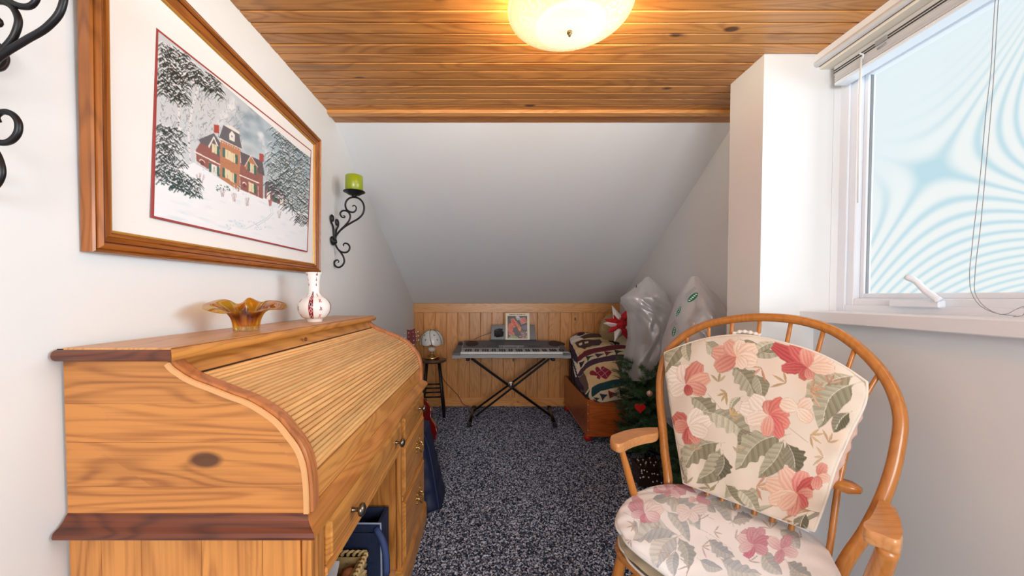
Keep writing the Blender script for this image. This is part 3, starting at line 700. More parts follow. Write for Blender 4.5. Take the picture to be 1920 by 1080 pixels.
# ------------------------------------------------------------------ in the kneehole
# navy canvas tote with an open top
tote = thing('canvas_tote', 'dark navy canvas organiser bag standing in the desk kneehole behind the basket', 'bag', (-.58, 1.39, 0))
def hull(x0, x1, y0, y1, z0, z1, th=.012, bul=.01):
    m = M(); n = 12
    def ring(ins, z, k):
        q = []
        for (a, b_, c_, d_) in ((x0, y0, x1, y0), (x1, y0, x1, y1), (x1, y1, x0, y1), (x0, y1, x0, y0)):
            for t in range(n):
                x = a+(c_-a)*t/n; y = b_+(d_-b_)*t/n; w_ = math.sin(PI*t/n)*k
                cx_, cy_ = (x0+x1)/2, (y0+y1)/2
                dx, dy = x-cx_, y-cy_; l = math.hypot(dx, dy)
                q.append((x+dx/l*(w_-ins), y+dy/l*(w_-ins), z))
        return q
    rs = [ring(.01, z0, 0)]+[ring(0, z0+(z1-z0)*t, bul*math.sin(PI*t)) for t in np.linspace(.04, 1, 8)]+[ring(th, z1, 0), ring(th, z0+.03, 0)]
    k = 4*n; v = [p for r in rs for p in r]; f = []
    for i in range(len(rs)-1):
        for j in range(k): f.append((i*k+j, i*k+(j+1) % k, (i+1)*k+(j+1) % k, (i+1)*k+j))
    f.append(tuple(range(k))[::-1]); f.append(tuple((len(rs)-1)*k+j for j in range(k)))
    return m.add(v, f, False)
part('bag_body', hull(-.74, -.405, 1.335, 1.445, 0, .375), MAT['navyb'], tote)
part('edge_piping', M().tube([(-.404, 1.336, .02), (-.402, 1.335, .2), (-.404, 1.336, .375), (-.55, 1.334, .377), (-.73, 1.336, .375)], .004, 6), simple('pale_blue_piping', (150, 165, 190), .6), tote)
part('flap', M().rbox(-.72, -.41, 1.325, 1.333, .235, .345, .003), MAT['navyb'], tote)
part('handle_strap', M().tube(spline([(-.42, 1.33, .36), (-.39, 1.31, .33), (-.375, 1.30, .28), (-.372, 1.295, .22)], 12), .012, 6), simple('blue_strap', (52, 72, 120), .7), tote)
for z in (.17, .255): part('buckle_tab', M().rbox(-.50, -.46, 1.318, 1.326, z, z+.013, .002), MAT['black'], tote)
bx0, bx1, by0, by1 = -.66, -.445, 1.10, 1.30
bask = thing('wicker_basket', 'woven straw basket holding paper under the desk drawer', 'basket', (-.55, 1.2, 0))
m = hull(bx0+.012, bx1-.012, by0+.012, by1-.012, 0, .285, .008, .006)
part('basket_wall', m, MAT['wicker'], bask)
wv = M()
for r_ in range(14):
    z = .016+r_*.0195; pts = []
    for (a, b_, c_, d_) in ((bx0, by0, bx1, by0), (bx1, by0, bx1, by1), (bx1, by1, bx0, by1), (bx0, by1, bx0, by0)):
        for t in range(14):
            k = (-1)**(t+r_)*.0035; x = a+(c_-a)*t/14; y = b_+(d_-b_)*t/14
            nx, ny = (0, -1) if b_ == d_ == by0 else (0, 1) if b_ == d_ == by1 else (1, 0) if a == c_ == bx1 else (-1, 0)
            pts.append((x+nx*(k-.010), y+ny*(k-.010), z))
    wv.tube(pts, .0085, 6, closed=True)
part('weave', wv, MAT['wicker'], bask, kind='stuff')
rm = M(); A = np.linspace(0, 1, 260); pts = []
cor = [(bx0, by0), (bx1, by0), (bx1, by1), (bx0, by1), (bx0, by0)]
for t in A:
    q = t*4; i = min(int(q), 3); f_ = q-i; x = cor[i][0]+(cor[i+1][0]-cor[i][0])*f_; y = cor[i][1]+(cor[i+1][1]-cor[i][1])*f_
    pts.append((x+.006*math.cos(t*260), y+.006*math.cos(t*260), .290+.007*math.sin(t*260)))
rm.tube(pts, .0055, 5); part('braided_rim', rm, MAT['wicker'], bask)
def sheet(name, pts, mat, lab, cat, rough_=.012, seed=1, grp=None):
    r = np.random.RandomState(seed); n = 14; P = np.zeros((n, n, 3)); a, b_, c_, d_ = [np.array(p) for p in pts]
    for i in range(n):
        for j in range(n):
            u, v = i/(n-1), j/(n-1); P[i, j] = (a*(1-u)+b_*u)*(1-v)+(d_*(1-u)+c_*u)*v
            P[i, j] += np.array([.3, .3, 1])*(rough_*math.sin(u*7+seed)*math.cos(v*5+seed*2))
    m = M().grid(P); Q = P+np.array([.0006, -.0006, -.0016]); m.grid(Q, flip=True)
    return solo(name, m, mat, lab, cat, tuple(P.mean((0, 1))), grp)
sheet('paper_sheet', [(-.64, 1.115, .25), (-.50, 1.12, .23), (-.49, 1.17, .345), (-.63, 1.165, .36)], MAT['paper'], 'crumpled white paper sticking out of the wicker basket', 'paper')
sheet('paper_sheet', [(-.56, 1.125, .24), (-.49, 1.13, .235), (-.475, 1.165, .305), (-.55, 1.16, .312)], MAT['pink'], 'pale pink paper beside the white sheet in the basket', 'paper', seed=3)
solo('yarn_ball', M().lathe([(.0001, -.026), (.014, -.022), (.024, -.008), (.026, .004), (.020, .018), (.008, .026), (.0001, .027)], (-.482, 1.225, .262), 20), simple('brown_yarn', (168, 104, 66), .9, noise=.4, nscale=140, bump=.5), 'small brown ball resting in the wicker basket', 'ball', (-.482, 1.225, .236))
# ------------------------------------------------------------------ on the desk
vx, vy = -.708, 1.49
def printed_lathe(prof, cx_, cy_, nu, paint, W_=600, H_=300, base=(246, 244, 242)):
    pr_ = spline(prof, 120); A = np.linspace(0, 2*PI, nu+1)
    P = np.zeros((nu+1, len(pr_), 3)); P[..., 0] = cx_+np.cos(A)[:, None]*pr_[None, :, 0]; P[..., 1] = cy_+np.sin(A)[:, None]*pr_[None, :, 0]; P[..., 2] = pr_[None, :, 1]
    cv = Canvas(W_, H_, base); paint(cv, measurer(P, W_, H_))
    U, V = np.meshgrid(np.linspace(0, 1, nu+1), np.linspace(0, 1, len(pr_)), indexing='ij')
    m = M().grid(P); m.col = cv.sample(U, V).reshape(-1, 3); return m
def vase_paint(cv, px):
    wine, dk, rd = (128, 18, 40), (60, 12, 26), (190, 40, 60)
    W_, H_ = cv.W, cv.H
    for ac in (.785, .285, .535, .035):                 # vertical bands round the belly
        x = ac*W_; y0, y1 = .14*H_, .55*H_
        cv.poly([(x-13, y0), (x+13, y0), (x+13, y1), (x-13, y1)], wine)
        for k in range(5):
            yc = y0+(k+.5)*(y1-y0)/5
            cv.poly([(x, yc-11), (x+10, yc), (x, yc+11), (x-10, yc)], (240, 230, 230)); cv.poly([(x, yc-8), (x+7, yc), (x, yc+8), (x-7, yc)], rd if k % 2 else dk)
        for k in range(4):
            yc = y0+(k+.5)*(y1-y0)/4
            for dx in (58,):
                for (a, b_) in ((0, 0), (-5, -4), (5, -4), (-4, 4), (5, 4)): cv.ell(x+dx+a, yc+b_*1.2, 3, 3, rd if k % 2 == 0 else wine)
        for k in range(5):
            yc = .64*H_+k*.065*H_
            for (a, b_) in ((0, 0), (-7, -3), (7, -3), (0, 4), (4, -5)): cv.ell(x+58+a, yc+b_, 4.5, 2.8, wine)
            if k % 2 == 0: cv.ell(x-70, yc, 4, 4, (50, 50, 60))
vase = solo('painted_vase', printed_lathe([(.0005, 1.1015), (.028, 1.1015), (.0285, 1.104), (.030, 1.108), (.046, 1.120), (.058, 1.140), (.0615, 1.156), (.058, 1.174), (.045, 1.192), (.028, 1.205), (.0215, 1.215), (.0205, 1.235), (.022, 1.262), (.026, 1.284), (.0305, 1.296), (.028, 1.2955), (.022, 1.275), (.019, 1.235)], vx, vy, 300, vase_paint), painted('glazed_porcelain', .12, coat=.4), 'white long-necked porcelain vase with wine-red folk pattern on the desk', 'vase', (vx, vy, TZ))
# amber ruffled glass bowl
bxc, byc = -.711, 1.08
am = bpy.data.materials.new('amber_glass'); am.use_nodes = True; nt = am.node_tree; nt.nodes.clear(); N = nt.nodes; L = nt.links
o_ = N.new('ShaderNodeOutputMaterial'); tr = N.new('ShaderNodeBsdfTransparent'); gl = N.new('ShaderNodeBsdfGlossy'); gl.inputs['Roughness'].default_value = .04; tn = N.new('ShaderNodeBsdfTranslucent')
at_ = N.new('ShaderNodeAttribute'); at_.attribute_name = 'Col'; L.new(at_.outputs['Color'], tr.inputs[0]); L.new(at_.outputs['Color'], tn.inputs[0])
m1 = N.new('ShaderNodeMixShader'); m1.inputs[0].default_value = .20; L.new(tr.outputs[0], m1.inputs[1]); L.new(tn.outputs[0], m1.inputs[2])
lw = N.new('ShaderNodeLayerWeight'); lw.inputs[0].default_value = .3; pw = N.new('ShaderNodeMath'); pw.operation = 'MULTIPLY_ADD'; pw.inputs[1].default_value = .55; pw.inputs[2].default_value = .05; L.new(lw.outputs['Facing'], pw.inputs[0])
m2 = N.new('ShaderNodeMixShader'); L.new(pw.outputs[0], m2.inputs[0]); L.new(m1.outputs[0], m2.inputs[1]); L.new(gl.outputs[0], m2.inputs[2]); L.new(m2.outputs[0], o_.inputs[0])
def amber():
    nu, nv = 200, 44; P = np.zeros((nu+1, 2*nv, 3)); K = np.zeros((nu+1, 2*nv, 3)); a0 = math.radians(33.5); af = math.radians(-56.5)
    yel, brn, clr, gold = [np.array(c) for c in ((.98, .78, .16), (.34, .09, .02), (.95, .93, .86), (.92, .55, .08))]
    for i in range(nu+1):
        a = 2*PI*(i % nu)/nu; wing = abs(math.cos(a-a0))**1.2; front = max(0, math.cos(a-af)); back = max(0, -math.cos(a-af))
        R = .036+.066*wing+.006*math.sin(3*a+1)+.012*back; Hh = .074+.020*back*(.5+.5*wing)+.010*wing*(1-front)-.010*front*wing+.012*math.cos(6*a+.6)*(1-wing)
        for j in range(2*nv):
            t = (j if j < nv else 2*nv-1-j)/(nv-1); ins = j >= nv
            r = .030+.010*t+(R-.040)*t**2.6; z = Hh*(1-(1-t)**1.35)-.020*front*wing*max(0, t-.6)/.4*t-.008*wing*max(0, t-.88)/.12
            fl = 1+.12*(1-t)**.5*math.cos(9*a)*(1-t)
            if ins: r -= .004+.008*(1-t); z = max(z, .012)+.002*(1-t)
            P[i, j] = (bxc+math.cos(a)*r*fl, byc+math.sin(a)*r*fl, TZ+.001+z)
            sw = .5+.5*math.sin(4*a+7*t+1.3*math.sin(5*a)); c_ = yel*(1-sw)+gold*sw; d_ = max(0, 1-abs(t-.52)/.30)*(.4+.6*sw); c_ = c_*(1-d_)+brn*d_
            e_ = max(0, 1-t/.16)*(0 if ins else 1)*.9; c_ = c_*(1-e_)+clr*e_; K[i, j] = c_
    m = M().grid(P); n = len(m.v); K = K.reshape(-1, 3)
    m.v += [(bxc, byc, TZ+.001), (bxc, byc, TZ+.013)]; K = np.vstack([K, clr, gold]); m.col = K
    for i in range(nu):
        m.f.append((n, (i+1)*2*nv, i*2*nv)); m.sm.append(True); m.f.append((n+1, i*2*nv+2*nv-1, (i+1)*2*nv+2*nv-1)); m.sm.append(True)
    return m
solo('ruffled_glass_bowl', amber(), am, 'amber art-glass bowl with flared ruffled rim on the desk top', 'bowl', (bxc, byc, TZ))
# ------------------------------------------------------------------ framed winter print
FQ = {'BL': (.775, 1.293), 'BR': (1.800, 1.309), 'TR': (1.800, 1.948), 'TL': (.775, 2.002)}
def fq(u, v, dx=0):                       # u along the wall, v up; dx out from the wall
    y = (FQ['BL'][0]*(1-u)+FQ['BR'][0]*u)*(1-v)+(FQ['TL'][0]*(1-u)+FQ['TR'][0]*u)*v
    z = (FQ['BL'][1]*(1-u)+FQ['BR'][1]*u)*(1-v)+(FQ['TL'][1]*(1-u)+FQ['TR'][1]*u)*v
    return (XL+.003+dx+.010*v, y, z)
pic = thing('framed_print', 'large oak-framed print of a snowy brick house, on the left wall', 'picture', (XL, 1.29, 1.3))
Wf, Hf = 1.025, .655; fw = .048
def member(e0, e1, ins, mat, name, prof):
    # prof: list of (distance inward from outer edge, depth)
    v0 = []; v1 = []
    for (d_, x) in prof:
        v0.append(ins(0, d_, x)); v1.append(ins(1, d_, x))
    n = len(prof); m = M(); m.add(v0+v1, [tuple(range(n)), tuple(range(n, 2*n))[::-1]]+[(i, n+i, n+(i+1) % n, (i+1) % n) for i in range(n)])
    return part(name, m, mat, pic)
def ins_b(e, d_, x): return fq((d_ if e == 0 else Wf-d_)/Wf, d_/Hf, x)
def ins_t(e, d_, x): return fq((d_ if e == 0 else Wf-d_)/Wf, 1-d_/Hf, x)
def ins_l(e, d_, x): return fq(d_/Wf, (d_ if e == 0 else Hf-d_)/Hf, x)
def ins_r(e, d_, x): return fq(1-d_/Wf, (d_ if e == 0 else Hf-d_)/Hf, x)
body = [(0, .0), (0, .024), (.003, .028), (.006, .024), (.008, .030), (.014, .034), (.018, .030), (.022, .026), (.032, .020), (.034, .023), (.040, .023), (.042, .017), (.042, 0)]
for fn, nm, mt in ((ins_b, 'frame_bottom', 'framew'), (ins_t, 'frame_top', 'framew'), (ins_l, 'frame_side', 'framev'), (ins_r, 'frame_side', 'framev')):
    o = member(0, 1, fn, MAT[mt], nm, body)
    g = member(0, 1, fn, MAT['frameg'], 'gilt_lip', [(.0418, .01), (.0418, .0185), (.0435, .0195), (.0465, .0185), (.048, .015), (.048, .01)]); g.parent = o
    g2 = member(0, 1, fn, MAT['framed'], 'dark_groove', [(.0185, .028), (.0215, .0285), (.0225, .0262), (.0195, .0255)]); g2.parent = o
MX = .012
mat_m = M(); a = .040/Wf; b_ = .040/Hf
mat_m.add([fq(a, b_, MX), fq(1-a, b_, MX), fq(1-a, 1-b_, MX), fq(a, 1-b_, MX), fq(a, b_, 0), fq(1-a, b_, 0), fq(1-a, 1-b_, 0), fq(a, 1-b_, 0)], [(0,1,2,3), (7,6,5,4), (0,4,5,1), (1,5,6,2), (2,6,7,3), (3,7,4,0)])
part('mount_board', mat_m, simple('off_white_mount_board', (240, 238, 236), .7), pic)
XPp = XL+.003+MX+.007
RL = [at(x, y, X=XPp)[1:] for x, y in ((292, 52), (284, 408), (576, 473), (583, 282))]
def quad_band(pts, wd, x, t):
    c_y = sum(p[0] for p in pts)/4; c_z = sum(p[1] for p in pts)/4
    out = [(x, p[0], p[1]) for p in pts]; inn = [(x, p[0]-math.copysign(wd, p[0]-c_y), p[1]-math.copysign(wd, p[1]-c_z)) for p in pts]
    v = out+inn+[(p[0]-t, p[1], p[2]) for p in out+inn]
    f = [(i, (i+1) % 4, 4+(i+1) % 4, 4+i) for i in range(4)]+[(8+i, 8+(i+1) % 4, (i+1) % 4, i) for i in range(4)]+[(4+i, 4+(i+1) % 4, 12+(i+1) % 4, 12+i) for i in range(4)]
    return M().add(v, f)
part('red_inner_mount', quad_band(RL, .0052, XPp+.0018, .004), simple('brick_red_mount', (160, 62, 58), .6), pic)
# the print itself, painted in its own coordinates
nu, nv = 430, 300
U, V = np.meshgrid(np.linspace(0, 1, nu), np.linspace(0, 1, nv), indexing='ij')
IN = [(p[0]-math.copysign(.0055, p[0]-1.3), p[1]-math.copysign(.0055, p[1]-1.65)) for p in RL]
TLc, BLc, BRc, TRc = [np.array(p) for p in IN]
Q = (TLc*(1-U[..., None])+TRc*U[..., None])*(1-V[..., None])+(BLc*(1-U[..., None])+BRc*U[..., None])*V[..., None]
P = np.concatenate([np.full(U.shape+(1,), XPp+.0012), Q], -1)
def winter(cv, m0):
    px = lambda x, y: m0((x/2.4545+270, y/2.4545+40))
    r = random.Random(4); W_, H_ = cv.W, cv.H
    T = lambda pts: [px(*p) for p in pts]
    # stormy sky
    cv.poly([(0,0),(W_,0),(W_,H_),(0,H_)], lambda X, Y: np.stack([205-45*np.clip((X/W_-.3)*2, 0, 1)*np.clip(1.25-Y/H_*1.2, 0, 1), 212-28*np.clip((X/W_-.3)*2, 0, 1)*np.clip(1.25-Y/H_*1.2, 0, 1), 217-20*np.clip((X/W_-.3)*2, 0, 1), ], -1))
    for k in range(60): x, y = px(r.gauss(520, 80), r.gauss(520, 60)); cv.ell(x, y, 38, 24, (118, 146, 162), .16, True)
    for k in range(30): x, y = px(r.gauss(470, 50), r.gauss(440, 40)); cv.ell(x, y, 30, 22, (104, 134, 154), .22, True)
    for k in range(50):                                  # smoke
        t = r.random(); x, y = px(345+t*70+r.gauss(0, 8), 470-t*90+r.gauss(0, 10)); cv.ell(x, y, 9+t*14, 8+t*9, (240, 242, 244), .22, True)
        x, y = px(575-t*40+r.gauss(0, 6), 640-t*120+r.gauss(0, 8)); cv.ell(x, y, 7+t*12, 7+t*8, (236, 240, 243), .25, True)
    for k in range(420):                                 # fine bare twigs
        x, y = r.uniform(75, 450), r.uniform(250, 560)
        if y < 120+(x-75)*.75: continue
        a_ = r.uniform(-2.6, -.6); l = r.uniform(8, 30); cv.line(T([(x, y), (x+math.cos(a_)*l*.5, y+math.sin(a_)*l*.5), (x+math.cos(a_+.3)*l, y+math.sin(a_+.3)*l)]), r.choice((.7, 1., 1.4)), (62, 60, 64), .75)
    # snow ground
    snow = [(55, 740), (130, 700), (230, 650), (350, 735), (440, 785), (560, 820), (660, 860), (770, 900), (770, 1080), (40, 930)]
    cv.poly(T([(30, 745), (230, 650), (350, 725), (440, 775), (560, 815), (660, 855), (800, 905), (800, 1200), (20, 1000)]), (240, 244, 248))
    cv.a[int(H_*.93):] = (242, 245, 249)
    for k in range(90): x, y = px(r.uniform(60, 740), r.uniform(780, 1010)); cv.ell(x, y, r.uniform(20, 55), r.uniform(4, 12), r.choice(((206, 224, 236), (250, 251, 253), (218, 232, 240))), .35, True)
    brick, brick2, gry, wht, grn = (150, 92, 84), (190, 128, 92), (100, 96, 102), (236, 232, 224), (60, 106, 94)
    # wings and tower
    cv.poly(T([(262, 555), (350, 592), (352, 722), (238, 640), (240, 590)]), brick)
    cv.poly(T([(250, 545), (322, 515), (352, 560), (352, 600), (262, 562)]), gry)
    cv.poly(T([(296, 575), (322, 528), (350, 592), (348, 604), (322, 540), (300, 585)]), wht)
    cv.poly(T([(444, 650), (548, 706), (548, 818), (436, 770)]), brick)
    cv.poly(T([(444, 600), (545, 645), (556, 712), (448, 658)]), (96, 84, 88))
    cv.poly(T([(466, 665), (492, 620), (522, 668), (520, 700), (468, 680)]), brick2); cv.line(T([(464, 668), (492, 618), (524, 672)]), 3.5, wht)
    cv.poly(T([(352, 545), (444, 588), (438, 782), (350, 722)]), brick2)
    for k in range(260): x, y = px(*r.choice(((r.uniform(354, 436), r.uniform(580, 740)), (r.uniform(450, 545), r.uniform(690, 800)), (r.uniform(265, 348), r.uniform(600, 690))))); cv.ell(x, y, 2.2, 1.2, r.choice(((196, 92, 76), (140, 60, 52), (205, 140, 100))), .7)
    cv.poly(T([(346, 535), (366, 478), (438, 518), (452, 592)]), gry); cv.poly(T([(366, 478), (400, 480), (442, 512), (438, 520)]), wht)
    cv.line(T([(346, 540), (452, 590)]), 3.5, wht); 
    for k in range(9): x, y = px(352+k*11, 552+k*5.2); cv.ell(x, y, 1.8, 4, wht)
    cv.poly(T([(393, 545), (393, 518), (405, 505), (418, 522), (418, 556)]), wht); cv.ell(*px(405, 530), 3, 5, (60, 60, 66))
    for (x, y, w_, h_) in ((334, 496, 12, 42), (541, 628, 10, 40)): cv.poly(T([(x-w_, y-h_/2), (x+w_, y-h_/2+4), (x+w_, y+h_/2), (x-w_, y+h_/2-4)]), (178, 70, 56))
    # porches, windows, shutters
    for (x0, y0, x1, y1) in ((232, 600, 350, 660), (440, 708, 530, 745)): cv.line(T([(x0, y0), (x1, y1)]), 6, wht)
    for (x, y) in ((240, 640), (300, 675), (348, 690), (442, 745), (484, 765), (526, 785)): cv.line(T([(x, y-26), (x, y+26)]), 2.6, wht)
    for (x, y) in ((268, 652), (322, 682), (463, 755), (505, 775)): cv.ell(*px(x, y-6), 13, 9, wht); cv.ell(*px(x, y), 11, 11, (126, 62, 58))
    cv.poly(T([(308, 655), (338, 668), (338, 712), (308, 700)]), wht)
    cv.line(T([(323, 670), (318, 700)]), 1.6, (40, 60, 50)); cv.line(T([(323, 670), (328, 702)]), 1.6, (40, 60, 50))
    for (x, y) in ((326, 585), (386, 612), (412, 626), (384, 700), (408, 716), (498, 675), (495, 762)):
        cv.poly(T([(x-13, y-24), (x+13, y-12), (x+13, y+30), (x-13, y+18)]), (228, 214, 178)); cv.line(T([(x, y-18), (x, y+24)]), 1.3, (150, 120, 100))
    for (x, y) in ((342, 596), (368, 602), (426, 634), (367, 695), (421, 722), (483, 668), (512, 684), (512, 770), (342, 690), (305, 672)):
        cv.poly(T([(x-6, y-22), (x+6, y-17), (x+6, y+25), (x-6, y+20)]), grn)
    cv.poly(T([(556, 770), (650, 808), (648, 852), (556, 815)]), (140, 96, 92)); cv.poly(T([(560, 735), (590, 740), (652, 800), (650, 815), (556, 775)]), (98, 92, 98))
    for (x, c0) in ((573, wht), (604, grn), (634, wht)): cv.poly(T([(x-8, 785+(x-573)*.4), (x+8, 790+(x-573)*.4), (x+8, 826+(x-573)*.35), (x-8, 818+(x-573)*.35)]), c0)
    for k in range(60): x, y = px(r.uniform(330, 445), 0); x, y = px(r.uniform(332, 445), 732+r.uniform(0, 1)*30+20); cv.ell(x, y, 4, 3, r.choice(((60, 96, 88), (220, 232, 236))), .8)
    # shrubs in the snow, figure, sleigh tracks
    for (cx_, cy_, s) in ((258, 735, 30), (362, 790, 18), (415, 812, 18), (475, 832, 18), (622, 890, 16)):
        for k in range(16): a_ = r.uniform(-2.2, -.9); cv.line(T([(cx_+r.uniform(-6, 6), cy_+s), (cx_+math.cos(a_)*s*1.3, cy_+s+math.sin(a_)*s*2.2)]), 1, (170, 140, 140), .8)
    cv.line(T([(578, 850), (586, 885), (560, 910), (520, 930), (470, 955)]), 1.6, (150, 178, 196)); cv.line(T([(588, 850), (596, 885), (570, 912), (520, 942)]), 1.6, (150, 178, 196))
    for k in range(40): x, y = px(r.uniform(380, 560), r.uniform(915, 960)); cv.ell(x, y, 5, 2.4, (176, 198, 214), .5)
    cv.poly(T([(572, 822), (590, 822), (586, 850), (576, 850)]), (190, 120, 120)); cv.ell(*px(582, 816), 2.5, 3, (220, 190, 180))
    # birches
    for pts, wd in (([(150, 290), (162, 420), (158, 560), (182, 690)], 8), ([(250, 300), (222, 400), (205, 520), (214, 650)], 8), ([(90, 300), (150, 380)], 4)):
        cv.line(T(pts), wd, (226, 226, 228))
        for k in range(26): i = r.randrange(len(pts)-1); t = r.random(); x, y = px(pts[i][0]*(1-t)+pts[i+1][0]*t+r.uniform(-2, 2), pts[i][1]*(1-t)+pts[i+1][1]*t); cv.ell(x, y, 3, 1.3, (50, 50, 54))
    # snow-laden conifers
    def fir(x0, x1, y0, y1, n, sl, dens, dk=(34, 44, 42)):
        for k in range(n):
            x = r.uniform(x0, x1); y = r.uniform(y0, y1)+(x-x0)*sl
            if r.random() > dens(x, y): continue
            d_ = 1 if r.random() < .6 else -1; l = r.uniform(10, 26)
            cv.line(T([(x, y), (x+d_*l*.6, y+l*.35), (x+d_*l, y+l*.9)]), r.uniform(2., 4.6), r.choice((dk, (52, 62, 60), (40, 56, 54))), .95)
            if r.random() < .62: cv.line(T([(x+d_*2, y-5), (x+d_*l*.8, y+l*.3-4)]), r.uniform(1.5, 4), (238, 241, 243), .95)
    fir(76, 200, 90, 330, 520, .45, lambda x, y: 1)
    fir(190, 360, 170, 250, 260, .62, lambda x, y: 1)
    fir(66, 190, 470, 700, 420, .2, lambda x, y: max(.1, 1.2-(x-66)/150))
    fir(64, 260, 650, 740, 260, .38, lambda x, y: .9, (30, 66, 66))
    fir(570, 760, 470, 800, 900, .62, lambda x, y: max(0, min(1, (x-555-abs(y-720)*.15)/90+.25)))
    fir(690, 760, 880, 920, 60, .2, lambda x, y: 1)
    for k in range(60): x = r.uniform(540, 680); y = r.uniform(640, 760); a_ = r.uniform(-2.4, -.7); cv.line(T([(x, y), (x+math.cos(a_)*26, y+math.sin(a_)*26)]), 1.1, (60, 58, 62), .8)
    cv.line(T([(683, 800), (684, 893)]), 5, (52, 46, 46))
cv = Canvas(1000, 700, (225, 230, 235))
winter(cv, measurer(P, cv.W, cv.H))
m = M().grid(P, smooth=False); m.col = cv.sample(U, V).reshape(-1, 3)
part('art_print', m, painted('printed_art_paper', .35, coat=.25), pic, recalc=False)
# ------------------------------------------------------------------ wrought iron sconces and candles
def spiral(cx_, cy_, r0, r1, a0, a1, n=22):
    return [(cx_+(r0+(r1-r0)*t)*math.cos(a0+(a1-a0)*t), cy_+(r0+(r1-r0)*t)*math.sin(a0+(a1-a0)*t)) for t in np.linspace(0, 1, n)]
# measured in the plane that stands off the wall, in units of the far sconce's picture (x right, y down)
def sconce(Yc, zoff, label, clabel):
    k = lambda x, y: (lambda p: (p[0], Yc, p[2]+zoff))(at(600+x/5.68, 320+y/5.68, Y=2.02))
    base = (XL, Yc, k(150, 755)[2])
    s = thing('wall_sconce', label, 'sconce', base, 'wrought iron scroll sconces')
    def scroll(pts, r=.0042, n=60, taper=True):
        P_ = spline([k(*p) for p in pts], n); rr = [r*(1 if not taper else min(1, .55+i/n*3)) for i in range(n)]
        return M().tube(P_, rr, 10)
    part('main_scroll', scroll([(345, 382), (362, 370), (383, 385), (384, 415), (362, 440), (325, 440), (285, 415), (270, 370), (280, 325), (315, 292), (365, 283), (420, 300), (458, 345), (470, 400), (455, 460), (415, 505), (340, 550), (260, 600), (200, 655), (170, 700), (160, 745)], .0050, 110), MAT['iron'], s)
    part('inner_scroll', scroll([(245, 482), (262, 482), (266, 495), (245, 500), (222, 480), (215, 455), (235, 430), (265, 425), (300, 440), (322, 480), (310, 530), (270, 580), (215, 635), (175, 690), (160, 745)], .0048, 80), MAT['iron'], s)
    part('lower_scroll', scroll([(255, 805), (248, 790), (262, 775), (290, 778), (314, 805), (312, 840), (285, 868), (245, 870), (205, 850), (175, 810), (158, 765)], .0048, 70), MAT['iron'], s)
    part('tail_scroll', scroll([(190, 982), (200, 968), (188, 952), (165, 958), (150, 985), (160, 1012), (195, 1030), (235, 1012), (258, 970), (250, 920), (220, 870), (180, 820), (158, 765)], .0048, 80), MAT['iron'], s)
    def wl(pts, r=.0046, n=50):      # scrolls lying flat against the wall
        out = []
        for (x, y) in pts: out.append((XL+.008, Yc+(x-140)*.00062, k(150, y)[2]))
        return M().tube(spline(out, n), r, 8)
    part('wall_scroll', wl([(86, 540), (100, 548), (112, 528), (104, 495), (80, 490), (62, 515), (70, 560), (105, 600), (118, 660), (125, 740)]), MAT['iron'], s)
    part('wall_scroll', wl([(194, 560), (180, 568), (168, 548), (176, 515), (200, 510), (218, 535), (210, 580), (175, 620), (162, 680), (155, 740)]), MAT['iron'], s)
    part('wall_scroll', wl([(98, 770), (112, 775), (118, 755), (104, 722), (80, 718), (62, 745), (75, 780), (120, 790), (140, 765)]), MAT['iron'], s)
    b0 = k(150, 755); part('boss', M().lathe([(0, 0), (.012, 0), (.014, .006), (.010, .016), (0, .019)], (XL+.001, Yc, b0[2]), 20, 'x').tube([(XL+.01, Yc, b0[2]), b0], .006, 8), MAT['iron'], s)
    c0 = k(365, 262); cx_ = c0[0]; zt = k(365, 240)[2]
    part('drip_plate', M().lathe([(0, zt-.010), (.010, zt-.012), (.030, zt-.009), (.048, zt+.003), (.0565, zt+.006), (.056, zt+.009), (.045, zt+.005), (0, zt+.002)], (cx_, Yc, 0), 40), MAT['iron'], s)
    part('collar', M().lathe([(0, zt-.018), (.012, zt-.018), (.014, zt-.013), (.010, zt-.009), (0, zt-.009)], (cx_, Yc, 0), 16), MAT['iron'], s)
    r = .0455; z0 = zt+.0055; z1 = zt+.092
    cd = thing('pillar_candle', clabel, 'candle', (cx_, Yc, z0), 'green pillar candles')
    part('wax', M().lathe([(0, z0), (r-.003, z0), (r, z0+.003), (r, z1-.004), (r-.003, z1), (.012, z1-.004), (0, z1-.005)], (cx_, Yc, 0), 40), MAT['green'], cd)
    part('wick', M().tube([(cx_, Yc, z1-.006), (cx_+.001, Yc, z1+.006)], .0012, 6), MAT['black'], cd)
sconce(2.02, 0, 'black wrought iron scroll sconce beside the right edge of the framed print', 'green pillar candle on the sconce right of the framed print')
sconce(.612, .012, 'black iron scroll sconce cut off by the left edge of the photo', 'candle of the near left sconce, above the picture edge')
# ------------------------------------------------------------------ keyboard on its stand
KX0, KX1, KY0, KY1 = -.372, .745, 3.50, 3.86
kbd = thing('electronic_keyboard', 'silver-grey electronic keyboard on a black cross stand', 'keyboard', (.194, 3.68, .617))
def kz(y): return .662+(y-KY0)*.16+(max(0, y-3.66))*.14       # top panel height
m = M()
secp = [(KY0, .619), (KY0, .655), (KY0+.008, .660), (KY0+.012, .640), (KY0+.012, .625), (KY1-.02, .640), (KY1, .66), (KY1, kz(KY1)-.012), (KY1-.012, kz(KY1)), (3.668, kz(3.668)), (3.664, .672), (KY0+.010, .650)]
m.prism([(KY0, .622), (KY0, .650), (KY0+.006, .654), (KY0+.012, .654), (3.655, .672), (3.662, kz(3.662)), (KY1-.03, kz(KY1-.03)), (KY1, kz(KY1)-.02), (KY1, .650), (KY1-.02, .632), (KY0+.01, .619)], lambda p: (KX0+.05, p[0], p[1]), lambda p: (KX1-.05, p[0], p[1]))
part('case', m, MAT['silver'], kbd)
